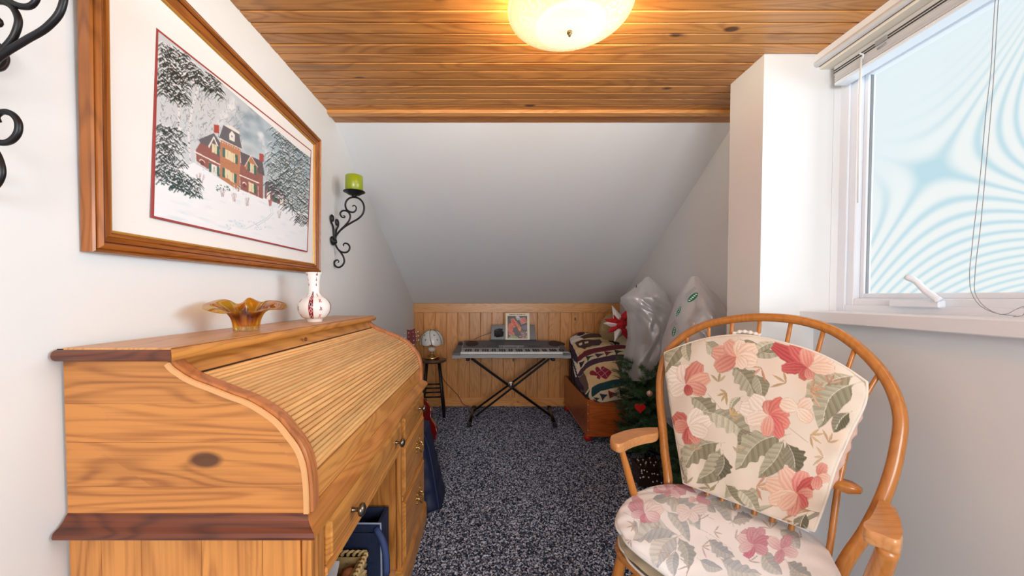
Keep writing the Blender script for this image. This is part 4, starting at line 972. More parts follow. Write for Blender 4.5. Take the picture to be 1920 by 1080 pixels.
for s_ in (0, 1):
    a, b_ = (KX0, KX0+.075) if s_ == 0 else (KX1-.075, KX1); tp_ = .035
    e = M(); sc = [(KY0, .620), (KY0, .663), (KY0+.01, .672), (3.66, kz(3.66)+.004), (KY1-.03, kz(KY1-.03)+.002), (KY1, kz(KY1)-.02), (KY1, .65), (KY0+.01, .618)]
    fa = lambda p: (a+(tp_*(p[0]-KY0)/(KY1-KY0) if s_ == 0 else 0), p[0], p[1]); fb = lambda p: (b_-(tp_*(p[0]-KY0)/(KY1-KY0) if s_ == 1 else 0), p[0], p[1])
    e.prism(sc, fa, fb); part('end_cheek', e, MAT['silverd'], kbd, bevel=.003)
    e = M().rbox(a-.0015 if s_ == 0 else a, b_ if s_ == 0 else b_+.0015, KY0-.003, KY0+.002, .617, .646, .001); part('cheek_front', e, MAT['silver'], kbd)
def panel(y0, y1, x0, x1, th, mat, name, lab=None):
    return part(name, M().prism([(x0, y0), (x1, y0), (x1, y1), (x0, y1)], lambda p: (p[0], p[1], kz(p[1])+.0002), lambda p: (p[0], p[1], kz(p[1])+th)), MAT[mat] if isinstance(mat, str) else mat, kbd, lab)
panel(3.668, 3.845, KX0+.085, KX1-.085, .0022, 'silverd', 'control_panel')
panel(3.672, 3.730, .07, .32, .0036, 'silver', 'display_bezel'); panel(3.690, 3.722, .135, .255, .0048, 'lcd', 'display_screen')
panel(3.640, 3.668, KX0+.078, KX1-.078, .003, 'silver', 'key_slip')
for i in range(44):
    w_ = (.7335-(-.2955))/44; x = -.2955+i*w_
    mk = M().rbox(.0004, w_-.0004, KY0+.014, 3.645, .656, .6755, .0012)
    if i == 0: wk = part('white_key', mk, MAT['ivory'], kbd); wk.location = (x, 0, 0); wk.data.transform(Matrix.Translation((0, 0, 0)))
    else: copy_at(wk, (x, 0, 0))
ks = 0; bk = None
for i in range(43):                                   # starts at E, seventy-six keys
    if 'EFGABCD'[i % 7] in 'EB': continue
    w_ = (.7335-(-.2955))/44; x = -.2955+(i+1)*w_
    if bk is None: bk = part('black_key', M().rbox(-.0062, .0062, 3.555, 3.645, .674, .688, .002), MAT['black'], kbd); bk.location = (x, 0, 0)
    else: copy_at(bk, (x, 0, 0))
for (x0, x1) in ((-.265, -.135), (.575, .705)):
    e = M(); n = 30; cx_, cy_ = (x0+x1)/2, 3.77
    e.prism([(cx_+math.cos(2*PI*k/n)*(x1-x0)/2, cy_+math.sin(2*PI*k/n)*.062) for k in range(n)], lambda p: (p[0], p[1], kz(p[1])+.0018), lambda p: (p[0], p[1], kz(p[1])+.0055)); part('speaker_grille', e, MAT['black'], kbd)
for (cx_) in (-.315, .735-.02):
    e = M(); n = 20; e.prism([(cx_+math.cos(2*PI*k/n)*.024, 3.76+math.sin(2*PI*k/n)*.032) for k in range(n)], lambda p: (p[0], p[1], kz(p[1])+.001), lambda p: (p[0], p[1], kz(p[1])+.006)); part('bass_port', e, MAT['black'], kbd)
b0 = None
for (x, y) in [(-.04+i*.021, 3.70+((i*7) % 3)*.017) for i in range(5)]+[(.06+i*.012, 3.679) for i in range(5)]+[(.135+i*.012, 3.679) for i in range(10)]+[(.275+i*.014, 3.679) for i in range(4)]+[(.38+i*.024, 3.71) for i in range(5)]+[(.355, 3.735), (.37, 3.70), (-.08, 3.715)]:
    if b0 is None: b0 = part('button', M().rbox(-.0042, .0042, -.004, .004, 0, .008, .001), MAT['black'], kbd); OB = ORG[b0.name]; b0.data.transform(Matrix.Translation(Vector(OB)))
    loc = (x-OB[0], y-OB[1], kz(y)-OB[2]+.001)
    if b0.location.length == 0: b0.location = loc
    else: copy_at(b0, loc)
# music rest
ry = 3.858; r0 = at(920, 635, Y=ry); r1 = at(1004, 608, Y=ry)
rm = M().prism([(r0[0], kz(ry)-.004), (r1[0]+.004, kz(ry)-.004), (r1[0]-.006, .905), (r0[0]+.010, .905)], lambda p: (p[0], ry-.004+(p[1]-.74)*.18, p[1]), lambda p: (p[0], ry+(p[1]-.74)*.18, p[1]))
part('music_rest', rm, simple('dark_smoked_acrylic', (58, 58, 60), .3), kbd, bevel=.001)
part('rest_ledge', M().rbox(r0[0]-.004, r1[0]+.006, ry-.022, ry+.004, kz(ry)-.003, kz(ry)+.008, .002), MAT['black'], kbd)
# songbook
bk_ = thing('song_book', 'cream song book with a bright orange abstract cover, on the music rest', 'book', (.28, 3.84, kz(ry)+.008))
zb0 = kz(ry)+.008; q0 = at(948, 634, Y=3.848); q1 = at(993, 634, Y=3.848); zb1 = at(970, 587, Y=3.86)[2]
def cover(cv):
    W_, H_ = cv.W, cv.H; r = random.Random(9)
    x0, x1, y0, y1 = .09*W_, .90*W_, .115*H_, .955*H_
    R_ = lambda pts: [(x0+(x1-x0)*a, y0+(y1-y0)*b_) for a, b_ in pts]
    cv.poly(R_([(0,0),(1,0),(1,1),(0,1)]), (60, 34, 36))
    cv.poly(R_([(.05,.35),(.2,.3),(.3,.6),(.38,.95),(.1,.85),(0,.6)]), (214, 92, 58)); cv.poly(R_([(.15,.12),(.32,.10),(.55,.40),(.72,.52),(.62,.72),(.40,.62),(.22,.42)]), (224, 120, 40))
    cv.poly(R_([(.18,.14),(.28,.14),(.5,.45),(.42,.52),(.22,.30)]), (206, 66, 40)); cv.poly(R_([(.3,.55),(.45,.45),(.62,.72),(.5,.82),(.24,.7)]), (70, 30, 34))
    cv.poly(R_([(0,1),(.25,.82),(.5,.92),(.6,1)]), (150, 160, 100)); cv.poly(R_([(.55,.1),(.9,.05),(1,.3),(.7,.38)]), (186, 130, 120)); cv.poly(R_([(.62,.22),(.98,.12),(.9,.30),(.72,.34)]), (214, 96, 70))
    cv.poly(R_([(.4,0),(.62,.02),(.66,.16),(.5,.2),(.42,.1)]), (176, 170, 176)); cv.poly(R_([(.7,.45),(1,.38),(1,.62),(.78,.62)]), (104, 98, 118)); cv.poly(R_([(.66,.7),(1,.66),(1,1),(.7,1)]), (122, 100, 92))
    for k in range(26): cv.ell(x0+(x1-x0)*r.uniform(.62, 1), y0+(y1-y0)*r.uniform(.68, .98), 3, 3, r.choice(((230, 200, 190), (70, 40, 50), (196, 110, 90))))
    for k in range(16): a, b_ = r.random(), r.random(); cv.line(R_([(a, b_), (min(1, a+.2), min(1, b_+r.uniform(-.15, .2)))]), 1.6, r.choice(((40, 26, 34), (235, 215, 200), (40, 50, 80))))
    cv.poly(R_([(0,0),(.16,0),(.16,.10),(0,.13)]), (40, 20, 24)); cv.ell(x0+(x1-x0)*.52, y0+(y1-y0)*.05, 8, 7, (226, 220, 214))
    x = .16*W_
    while x < .80*W_:                                   # the small line of title lettering, too small to read
        w_ = r.uniform(2.5, 5); cv.poly([(x, .045*H_), (x+w_, .045*H_), (x+w_, .075*H_), (x, .075*H_)], (96, 70, 60)); x += w_+r.choice((1.5, 1.5, 5))
cvb = Canvas(150, 200, (236, 222, 190)); cover(cvb)
nu, nv = 120, 160; U, V = np.meshgrid(np.linspace(0, 1, nu), np.linspace(0, 1, nv), indexing='ij')
def bp_(u, v, off): return np.stack([q0[0]+(q1[0]-q0[0])*u-.004*(1-v)*0, np.full_like(u, 3.842)+(1-v)*.035+off, zb1*(1-v)+zb0*v], -1)
m = M().grid(bp_(U, V, 0)); m.col = cvb.sample(U, V).reshape(-1, 3)
part('printed_cover', m, painted('printed_cover', .4), bk_, recalc=False)
u0 = [(0,1),(1,1),(1,0),(0,0)]; f_ = lambda uv, o: tuple(bp_(np.array(float(uv[0])), np.array(float(uv[1])), o))
m = M().add([f_(u, .0008) for u in u0]+[f_(u, .009) for u in u0], [(0,1,2,3), (7,6,5,4), (0,4,5,1), (1,5,6,2), (2,6,7,3), (3,7,4,0)])
part('page_block', m, simple('cream_pages', (228, 214, 182), .7), bk_)
# tangled small adapter on the left of the music rest
r = random.Random(5); pts = []
for k in range(46): pts.append((at(935, 620, Y=3.835)[0]+r.uniform(-.045, .05), 3.835+r.uniform(-.008, .012), .785+abs(r.gauss(0, .035))))
solo('tangled_cable', M().tube(spline(pts, 260), .0026, 5), MAT['black'], 'tangled black cable bunched on the left of the music rest', 'cable', (.06, 3.835, .76))
# stand
st = thing('keyboard_stand', 'black metal double cross keyboard stand on the carpet', 'stand', (.19, 3.7, 0))
def bar(a, b_, w_=.022, d_=.036):
    a = Vector(a); b_ = Vector(b_); t = (b_-a).normalized(); y = Vector((0, 1, 0)); n = t.cross(y).normalized(); v = []
    for p in (a, b_):
        for (s1, s2) in ((-1,-1), (1,-1), (1,1), (-1,1)): v.append(p+n*s1*w_/2+y*s2*d_/2)
    return M().add(v, [(0,1,2,3), (7,6,5,4), (0,4,5,1), (1,5,6,2), (2,6,7,3), (3,7,4,0)])
def sx(x, y, Y): p = at(x, y, Y=Y); return (p[0], Y, p[2])
part('cross_bar', bar(sx(884, 672, 3.62), sx(1034, 780, 3.72)), MAT['blackm'], st, bevel=.003)
part('cross_bar', bar(sx(1022, 672, 3.68), sx(888, 770, 3.78), .018, .02), MAT['blackm'], st, bevel=.003)
part('cross_bar', bar(sx(1030, 673, 3.62), sx(892, 780, 3.62), .018, .02), MAT['blackm'], st, bevel=.003)
for (x, y) in ((878, 676), (1035, 676)):
    p = at(x, y, Y=3.6); part('support_arm', M().rbox(p[0]-.018, p[0]+.018, 3.52, 3.84, .588, .619, .006), MAT['blackm'], st)
for (xa, xb) in (((880), (889)), ((1040), (1030))):
    a = at(xa, 797, Z=.016); b_ = at(xb, 765, Z=.016)
    part('foot_bar', M().tube([(a[0], a[1], .02), (b_[0], b_[1], .02)], .015, 12), MAT['blackm'], st)
    for p in (a, b_): part('end_cap', M().rbox(p[0]-.02, p[0]+.02, p[1]-.02, p[1]+.02, 0, .038, .007), MAT['black'], st)
p = at(958, 721, Y=3.6); part('pivot_disc', M().lathe([(0, -.02), (.026, -.02), (.028, -.012), (.028, .02), (0, .02)], (p[0], 3.625, p[2]), 24, 'y'), MAT['chrome'], st)
part('locking_knob', M().lathe([(0, -.05), (.010, -.05), (.013, -.044), (.013, -.02), (0, -.02)], (p[0], 3.62, p[2]), 12, 'y').tube([(p[0]-.002, 3.58, p[2]-.03), (p[0], 3.58, p[2])], .006, 8), MAT['chrome'], st)
# cables on the wainscot
solo('lamp_cord', M().tube(spline([at(822, 680, Y=3.98), at(834, 715, Y=4.05), at(846, 728, Y=4.07), (at(858, 745, Y=4.07)[0], 4.07, .12), (at(872, 757, Y=4.06)[0], 4.05, .012), (at(880, 758, Y=4.06)[0], 4.055, .006)], 40), .0035, 6), MAT['cable'], 'thin reddish-brown cord running from the stool down to the baseboard', 'cord', (-.4, 4.06, .004))
solo('power_cord', M().tube(spline([at(888, 637, Y=3.90), at(900, 631, Y=3.93), at(912, 627, Y=3.92), at(924, 622, Y=3.885)], 20), .0026, 6), MAT['cable'], 'thin brown cord crossing the wainscot left of the music rest', 'cord', (.0, 3.9, .74))
# ------------------------------------------------------------------ stool with a glass shaded lamp
sxc, syc = at(812, 672, Y=3.72)[0], 3.72
seat_z = .577
stl = thing('bar_stool', 'small round black-legged wooden stool under the glass lamp', 'stool', (sxc, syc, 0))
part('seat', M().lathe([(0, seat_z-.03), (.118, seat_z-.03), (.130, seat_z-.022), (.134, seat_z-.012), (.130, seat_z-.002), (.12, seat_z), (0, seat_z-.003)], (sxc, syc, 0), 40), simple('dark_worn_seat', (92, 66, 48), .3, noise=.3), stl)
legs = []
for k in range(4):
    a = PI/4+PI/2*k+.12; t = (sxc+.085*math.cos(a), syc+.085*math.sin(a), seat_z-.028); b_ = (sxc+.155*math.cos(a), syc+.155*math.sin(a), .012); legs.append((t, b_))
    part('leg', M().tube([t, b_], [.014, .015], 12), simple('black_leg_paint', (26, 22, 22), .35) if k == 0 else bpy.data.materials['black_leg_paint'], stl)
    part('foot_tip', M().tube([(b_[0], b_[1], .014), (b_[0], b_[1], 0)], [.010, .008], 10), MAT['chrome'], stl)
def lerp(a, b_, t): return tuple(a[i]+(b_[i]-a[i])*t for i in range(3))
for k in range(4):
    for t in ((.52,) if k % 2 else (.46, .62)):
        part('rung', M().tube([lerp(*legs[k], t), lerp(*legs[(k+1) % 4], t)], .008, 10), bpy.data.materials['black_leg_paint'], stl)
lz = seat_z
tl = thing('touch_lamp', 'small brass table lamp with white painted glass petal shade on the stool', 'lamp', (sxc-.012, syc, lz))
lxc = sxc-.012
part('base', M().lathe([(0, lz), (.072, lz), (.076, lz+.006), (.074, lz+.022), (.066, lz+.028), (.045, lz+.034), (.024, lz+.046), (.018, lz+.06), (.016, lz+.072), (0, lz+.072)], (lxc, syc, 0), 36), MAT['brass'], tl)
porc = simple('painted_porcelain', (236, 232, 226), .2, coat=.3)
part('porcelain_ball', M().lathe([(0, lz+.070), (.014, lz+.071), (.032, lz+.082), (.039, lz+.098), (.032, lz+.114), (.014, lz+.124), (0, lz+.125)], (lxc, syc, 0), 32), porc, tl)
part('stem', M().tube([(lxc, syc, lz+.12), (lxc, syc, lz+.30)], .006, 10), MAT['brass'], tl)
part('socket', M().lathe([(0, lz+.124), (.012, lz+.124), (.016, lz+.134), (.012, lz+.15), (0, lz+.15)], (lxc, syc, 0), 16), MAT['brass'], tl)
part('finial', M().lathe([(0, lz+.284), (.012, lz+.286), (.008, lz+.296), (.003, lz+.304), (.006, lz+.312), (.001, lz+.332), (0, lz+.334)], (lxc, syc, 0), 16), MAT['brass'], tl)
gp = simple('white_painted_glass', (226, 226, 222), .25, coat=.3, noise=.06, nscale=40)
ribm = simple('dark_brass_rib', (96, 90, 78), .3, .8)
zs0, zs1 = lz+.158, lz+.288
for k in range(6):
    P = np.zeros((13, 14, 3)); a0 = 2*PI*k/6+.3
    for i in range(13):
        for j in range(14):
            u = i/12; v = j/13; a = a0+(u)*2*PI/6*.97+.35*v
            r_ = .018+.092*math.sin(min(1, v*1.02)*PI/2)**.9+.006*math.sin(PI*u)*v
            z = zs1-(zs1-zs0)*(1-math.cos(v*PI/2))**.95-(.014*abs(math.sin(PI*u))*max(0, v-.7)/.3)
            P[i, j] = (lxc+r_*math.cos(a), syc+r_*math.sin(a), z)
    m = M().grid(P); Q = P.copy(); Q[..., :2] = (Q[..., :2]-[lxc, syc])*.975+[lxc, syc]; Q[..., 2] -= .002; m.grid(Q, flip=True)
    gpn = part('glass_petal', m, gp, tl)
    e = [tuple(P[0, j]+np.array([(P[0, j, 0]-lxc)*.02, (P[0, j, 1]-syc)*.02, .001])) for j in range(14)]
    part('rib', M().tube(e, .0024, 6), ribm, gpn)
    for q in range(2):
        c0 = P[6+q*2-1, 7+q*3]; nd = Vector((c0[0]-lxc, c0[1]-syc, .04)).normalized()
        part('painted_motif', M().lathe([(0, 0), (.010, 0), (.0095, .0014), (0, .0018)], tuple(Vector(c0)+nd*.0008), 6, 'y'), simple('grey_blue_motif', (130, 134, 140), .4) if 'grey_blue_motif' not in bpy.data.materials else bpy.data.materials['grey_blue_motif'], gpn)
# ------------------------------------------------------------------ guitar leaning in the corner behind the desk
gt = thing('acoustic_guitar', 'dark red acoustic guitar leaning in the corner beyond the desk', 'guitar', (-.6, 2.85, 0))
top = Vector(at(772, 618, Y=3.05)); bot = Vector((at(792, 800, Y=2.78)[0], 2.78, .03)); ax = (top-bot); Lg = ax.length; ax.normalize()
right = ax.cross(Vector((0, -1, 0))).normalized()*-1; right = Vector((right.x, right.y, right.z)); 
if right.x < 0: right = -right
out = right.cross(ax).normalized()
if out.y > 0: out = -out
def G(x, t, o): return tuple(bot+right*x+ax*t+out*o)
bo = []
for k in range(48):
    a = 2*PI*k/48; t = .21-.20*math.cos(a)
    wd = .135+.02*math.cos(a)-.036*math.exp(-((t-.235)/.06)**2); bo.append((math.sin(a)*wd*(1.0 if abs(math.sin(a)) > 0 else 1), t))
part('body', M().prism(bo, lambda p: G(p[0], p[1], -.035), lambda p: G(p[0], p[1], .035)), MAT['gred'], gt, bevel=.004)
part('sound_hole', M().prism([(math.cos(a)*.036, .28+math.sin(a)*.036) for a in np.linspace(0, 2*PI, 25)[:-1]], lambda p: G(p[0], p[1], .0352), lambda p: G(p[0], p[1], .0362)), MAT['black'], gt)
nb = Lg-.135
part('neck', M().prism([(-.024, .40), (.024, .40), (.019, nb), (-.019, nb)], lambda p: G(p[0], p[1], .018), lambda p: G(p[0], p[1], .040)), simple('dark_fingerboard', (38, 26, 24), .4), gt, bevel=.002)
part('headstock', M().prism([(-.020, nb), (.020, nb), (.036, nb+.02), (.034, Lg), (.012, Lg-.006), (-.012, Lg-.006), (-.034, Lg), (-.036, nb+.02)], lambda p: G(p[0], p[1], .016), lambda p: G(p[0], p[1], .032)), MAT['gred'], gt, bevel=.002)
part('nut', M().prism([(-.021, nb-.003), (.021, nb-.003), (.021, nb+.002), (-.021, nb+.002)], lambda p: G(p[0], p[1], .030), lambda p: G(p[0], p[1], .043)), MAT['ivory'], gt)
for k in range(6):
    sd = -1 if k < 3 else 1; t = nb+.034+(k % 3)*.034
    part('tuning_peg', M().tube([G(sd*.018, t, .030), G(sd*.018, t, .046)], .0045, 8).tube([G(sd*.018, t, .024), G(sd*.048, t, .024)], .003, 6).tube([G(sd*.046, t, .024), G(sd*.060, t, .024)], [.006, .008], 8), MAT['chrome'], gt)
for k in range(6): part('string', M().tube([G(-.014+k*.0056, .14, .044), G(-.014+k*.0056, nb, .044)], .0007, 4), MAT['chrome'], gt)
part('bridge', M().prism([(-.06, .125), (.06, .125), (.055, .145), (-.055, .145)], lambda p: G(p[0], p[1], .035), lambda p: G(p[0], p[1], .043)), MAT['black'], gt)
# navy quilted bag slumped against the far end of the desk
nb_ = M(); nu, nv = 60, 40; P = np.zeros((nu+1, nv, 3))
for i in range(nu+1):
    a = 2*PI*i/nu
    for j in range(nv):
        v = j/(nv-1); k = math.cos(v*PI/2)**.55 if v < 1 else 0
        x1 = -.283-(.105*v**1.0); x0 = -.62; cx_ = (x0+x1)/2; hw = (x1-x0)/2*(min(1, k*1.02) if v > .9 else 1)*(1 if v < .9 else max(.0, 1-((v-.9)/.1)**2)**.5)
        hy = (.165-.06*v)*(1 if v < .9 else max(.0, 1-((v-.9)/.1)**2)**.5)
        ca, sa = math.cos(a), math.sin(a); e_ = .55
        P[i, j] = (cx_+math.copysign(abs(ca)**e_, ca)*hw*(1+.012*math.sin(v*30)), 2.19+math.copysign(abs(sa)**e_, sa)*hy*(1+.02*math.sin(v*30)), .002+.485*v+.006*math.sin(a*5))
nb_.grid(P); nb_.f.append(tuple(i*nv for i in range(nu))[::-1]); nb_.sm.append(False)
ngb = thing('padded_bag', 'navy quilted padded bag slumped on the carpet beyond the desk end', 'bag', (-.45, 2.19, 0))
part('bag_body', nb_, MAT['navy'], ngb)
part('stitched_patch', M().rbox(-.415, -.400, 2.065, 2.070, .43, .45, .001), simple('pale_patch', (170, 176, 190), .6), ngb)
sm1 = M(); sm1.tube(spline([(-.295, 2.05, .02), (-.325, 2.06, .20), (-.36, 2.08, .36), (-.40, 2.10, .455)], 20), .005, 6); part('seam_piping', sm1, MAT['navyb'], ngb)
# ------------------------------------------------------------------ pine chest with red ball feet
chx0, chx1, chy0, chy1, cz0, cz1 = .800, 1.235, 3.04, 3.98, .062, .350
ch = thing('toy_chest', 'orange-stained pine chest on red ball feet against the right wall', 'chest', (1.0, 3.5, 0))
fl = .03
def wallp(a, b_, th):
    m = M(); (xa, ya), (xb, yb_) = a, b_; (tx, ty) = th
    ox0 = -fl*.5 if tx > 0 else 0
    v = [(xa, ya, cz0), (xb, yb_, cz0), (xb, yb_, cz1), (xa, ya, cz1)]
    v = v+[(p[0]+tx, p[1]+ty, p[2]) for p in v]
    return m.add(v, [(0,1,2,3), (7,6,5,4), (0,4,5,1), (1,5,6,2), (2,6,7,3), (3,7,4,0)])
part('front_board', wallp((chx0+.001, chy0), (chx1, chy0), (0, .018)), MAT['chest'], ch, bevel=.002)
part('back_board', wallp((chx0+.001, chy1-.018), (chx1, chy1-.018), (0, .018)), MAT['chest'], ch, bevel=.002)
part('side_board', wallp((chx0-.018, chy0), (chx0-.018, chy1), (.018, 0)), MAT['chesty'], ch, bevel=.002)
part('side_board', wallp((chx1, chy0), (chx1, chy1), (.018, 0)), MAT['chesty'], ch, bevel=.002)
part('bottom_board', M().rbox(chx0-.022, chx1+.02, chy0-.006, chy1+.004, cz0-.014, cz0, .003), MAT['chest'], ch)
part('runner', M().rbox(chx0+.03, chx1-.02, chy0+.06, chy0+.10, .02, cz0-.014, .003), simple('dark_red_runner', (110, 30, 16), .5), ch)
for (x, y) in ((chx0-.002, chy0+.035), (chx0-.004, chy1-.10), (chx1-.01, chy0+.035), (chx1-.01, chy1-.10)):
    part('ball_foot', M().lathe([(0, .0), (.012, .001), (.027, .010), (.034, .027), (.031, .045), (.018, .058), (0, .061)], (x, y, 0), 24), MAT['red'], ch)
for z in (.10, .18, .24, .31): part('dowel', M().lathe([(0, -.002), (.0042, -.002), (.0042, .001), (0, .001)], (chx0-.009, chy0, z), 10, 'y'), simple('pale_dowel', (226, 190, 160), .4) if 'pale_dowel' not in bpy.data.materials else bpy.data.materials['pale_dowel'], ch)
# folded patchwork quilt heaped on the chest
rows = [[(1069, 634, 3.86), (1086, 623, 3.88), (1112, 625, 3.86), (1145, 628, 3.84), (1200, 630, 3.80), (1240, 634, 3.78)],
        [(1067, 646, 3.72), (1080, 640, 3.72), (1110, 638, 3.70), (1150, 638, 3.68), (1200, 640, 3.62), (1240, 642, 3.62)],
        [(1073, 668, 3.52), (1086, 668, 3.48), (1110, 660, 3.44), (1150, 652, 3.40), (1200, 652, 3.36), (1242, 655, 3.36)],
        [(1075, 690, 3.36), (1086, 696, 3.30), (1110, 682, 3.24), (1150, 672, 3.20), (1200, 668, 3.18), (1242, 670, 3.18)],
        [(1079, 708, 3.24), (1089, 716, 3.17), (1112, 708, 3.11), (1150, 698, 3.07), (1200, 692, 3.05), (1240, 692, 3.06)],
        [(1082, 722, 3.17), (1096, 736, 3.09), (1116, 734, 3.02), (1150, 728, 2.98), (1196, 720, 2.98), (1232, 716, 3.0)],
        [(1100, 738, 3.12), (1108, 750, 3.06), (1124, 755, 3.02), (1152, 752, 3.0), (1192, 747, 3.0), (1226, 742, 3.02)]]
G0 = np.array([[at(x, y, Y=Y) for x, y, Y in r_] for r_ in rows])
def smooth2(G0, nu, nv):
    A = np.array([spline(G0[:, j], nu) for j in range(G0.shape[1])])      # along rows index
    B = np.array([spline(A[:, i], nv) for i in range(nu)])
    return B.transpose(1, 0, 2)                                           # [v across][u down]
P = smooth2(G0, 260, 260)
U, V = np.meshgrid(np.linspace(0, 1, 260), np.linspace(0, 1, 260), indexing='ij')
P[..., 0] = np.minimum(P[..., 0], 1.30+.03*U)
P[..., 2] += .005*np.sin(U*23+3*np.sin(V*6))*np.sin(V*19)+.004*np.sin(V*60)*(V > .1)
def quilt(cv, m0):
    px = lambda x, y: m0((x/6+1040, y/6+600)); T = lambda pts: [px(*p) for p in pts]
    maroon, plum, brown, tan, cream, teal, navy, pur = (102, 26, 38), (70, 40, 62), (84, 58, 48), (206, 176, 128), (214, 196, 162), (12, 56, 58), (24, 34, 58), (50, 22, 48)
    cv.a[:] = cream
    W_, H_ = cv.W, cv.H
    cv.poly(T([(60, 0), (1300, -60), (1300, 330), (250, 420)]), (222, 206, 178))
    cv.poly(T([(150, 170), (240, 100), (330, 130), (350, 160), (220, 180), (160, 200)]), (110, 28, 34))
    cv.poly(T([(130, 190), (180, 160), (360, 150), (700, 130), (700, 110), (240, 140)]), (30, 24, 30))
    cv.poly(T([(165, 200), (240, 170), (300, 180), (240, 280), (200, 280)]), (216, 208, 200))
    cv.poly(T([(200, 282), (640, 150), (700, 260), (560, 270), (330, 370), (280, 400), (240, 360)]), tan)
    cv.poly(T([(240, 175), (270, 155), (320, 150), (330, 165), (280, 180)]), (36, 28, 34))
    cv.poly(T([(275, 195), (330, 170), (400, 150), (540, 150), (590, 180), (540, 195), (400, 200), (330, 215)]), (78, 54, 50))
    cv.poly(T([(230, 262), (300, 225), (380, 218), (440, 222), (510, 218), (545, 245), (500, 285), (420, 290), (340, 330), (270, 310)]), (76, 52, 50))
    cv.poly(T([(270, 268), (310, 252), (312, 275), (285, 290)]), cream); cv.poly(T([(335, 245), (380, 235), (382, 258), (340, 268)]), cream)
    cv.poly(T([(600, 215), (640, 230), (700, 245), (740, 270), (720, 290), (660, 260), (610, 240)]), (24, 22, 30)); cv.poly(T([(620, 262), (700, 275), (690, 285), (630, 272)]), (20, 20, 28))
    cv.poly(T([(262, 470), (255, 420), (290, 390), (330, 352), (440, 318), (560, 298), (700, 278), (1200, 250), (1200, 320), (800, 325), (560, 352), (430, 378), (330, 420), (290, 455)]), maroon)
    cv.poly(T([(262, 480), (330, 425), (430, 380), (560, 354), (800, 327), (1200, 320), (1200, 385), (780, 396), (560, 412), (430, 440), (340, 490), (290, 540), (255, 610)]), cream)
    for tri, c in (([(350, 410), (440, 400), (372, 472)], (20, 62, 50)), ([(452, 378), (560, 378), (482, 428)], (52, 40, 62)), ([(560, 352), (662, 358), (582, 410)], maroon), ([(672, 336), (775, 352), (690, 396)], (24, 48, 50)), ([(275, 478), (342, 452), (292, 540)], (28, 24, 44)), ([(790, 330), (880, 345), (810, 380)], navy)): cv.poly(T(tri), c)
    cv.poly(T([(255, 615), (300, 545), (345, 492), (430, 442), (560, 412), (800, 394), (1200, 385), (1200, 450), (780, 455), (560, 470), (450, 500), (350, 555), (270, 640)]), plum)
    cv.poly(T([(250, 660), (350, 556), (385, 770), (360, 830), (300, 780), (255, 720)]), (88, 64, 58))
    cv.poly(T([(325, 580), (450, 505), (560, 476), (690, 466), (740, 660), (640, 675), (500, 715), (395, 775)]), tan)
    cv.poly(T([(690, 466), (780, 456), (1200, 450), (1200, 660), (740, 662)]), (92, 68, 54))
    mit = [(392, 600), (400, 575), (430, 568), (470, 585), (455, 545), (475, 525), (500, 535), (525, 560), (518, 535), (545, 520), (590, 545), (645, 592), (610, 635), (580, 668), (545, 655), (525, 640), (505, 668), (475, 655), (478, 628), (440, 625), (405, 622)]
    cv.poly(T(mit), (128, 22, 44))
    for l in ([(440, 570), (520, 640)], [(500, 535), (590, 640)], [(470, 600), (560, 540)], [(510, 650), (610, 565)]): cv.line(T(l), 2.2, (206, 150, 150))
    cv.poly(T([(345, 832), (400, 775), (500, 716), (640, 676), (760, 660), (1200, 640), (1200, 740), (800, 745), (640, 770), (520, 800), (420, 870), (380, 880)]), teal)
    cv.poly(T([(380, 885), (425, 870), (520, 802), (640, 772), (800, 746), (1200, 740), (1200, 1000), (380, 1000)]), cream)
    for tri, c in (([(505, 828), (600, 842), (540, 912)], (20, 50, 74)), ([(604, 790), (722, 832), (622, 885)], (120, 26, 36)), ([(728, 775), (840, 800), (745, 860)], (34, 26, 40)), ([(436, 872), (510, 880), (470, 910)], (40, 26, 40)), ([(860, 770), (960, 790), (880, 840)], (20, 50, 74))): cv.poly(T(tri), c)
    for k in range(0, 22): cv.line(T([(420+k*20, 905-k*3.5), (424+k*20, 885-k*3.5)]), 1., (150, 130, 110), .6)
    cv.poly(T([(380, 880), (436, 890), (520, 930), (700, 900), (860, 880), (1200, 860), (1200, 1000), (380, 1000)]), (48, 54, 66), .9)
    # left side of the heap: purple border and dark stripes
    cv.poly(T([(120, 200), (168, 210), (200, 280), (262, 440), (258, 500), (200, 430), (160, 350), (140, 260)]), pur)
    cv.poly(T([(150, 330), (200, 430), (256, 505), (250, 640), (235, 760), (160, 500)]), (196, 188, 176))
    for k in range(7): x, y = 185+k*10, 430+k*32; cv.poly(T([(x, y), (x+28, y+26), (x+30, y+48), (x+2, y+24)]), (34, 26, 46))
    cv.poly(T([(235, 640), (262, 650), (330, 760), (330, 790), (240, 780)]), (48, 24, 44))
cv = Canvas(620, 620, (214, 196, 162)); quilt(cv, measurer(P, cv.W, cv.H))
m = M().grid(P); c0 = cv.sample(U, V).reshape(-1, 3)
rim = [P[i, 0] for i in range(260)]+[P[-1, j] for j in range(1, 260)]+[P[i, -1] for i in range(258, -1, -1)]+[P[0, j] for j in range(258, 0, -1)]
rims = np.array(rim)[::4]; cc = np.array([.98, 3.45]); lo = rims.copy(); lo[:, 2] = np.minimum(.352, lo[:, 2]); lo[:, 0] = np.clip(lo[:, 0], .79, 1.25); lo[:, 1] = np.clip(lo[:, 1], 3.03, 3.98)
mid = (rims*1.+lo)/2; mid[:, 0] = np.minimum(mid[:, 0]+0, 1.3)
n0 = len(m.v); K = len(rims); m.v += [tuple(p) for p in rims]+[tuple(p) for p in mid]+[tuple(p) for p in lo]
for a_ in range(2):
    for i in range(K): j = (i+1) % K; m.f.append((n0+a_*K+i, n0+a_*K+j, n0+(a_+1)*K+j, n0+(a_+1)*K+i)); m.sm.append(True)
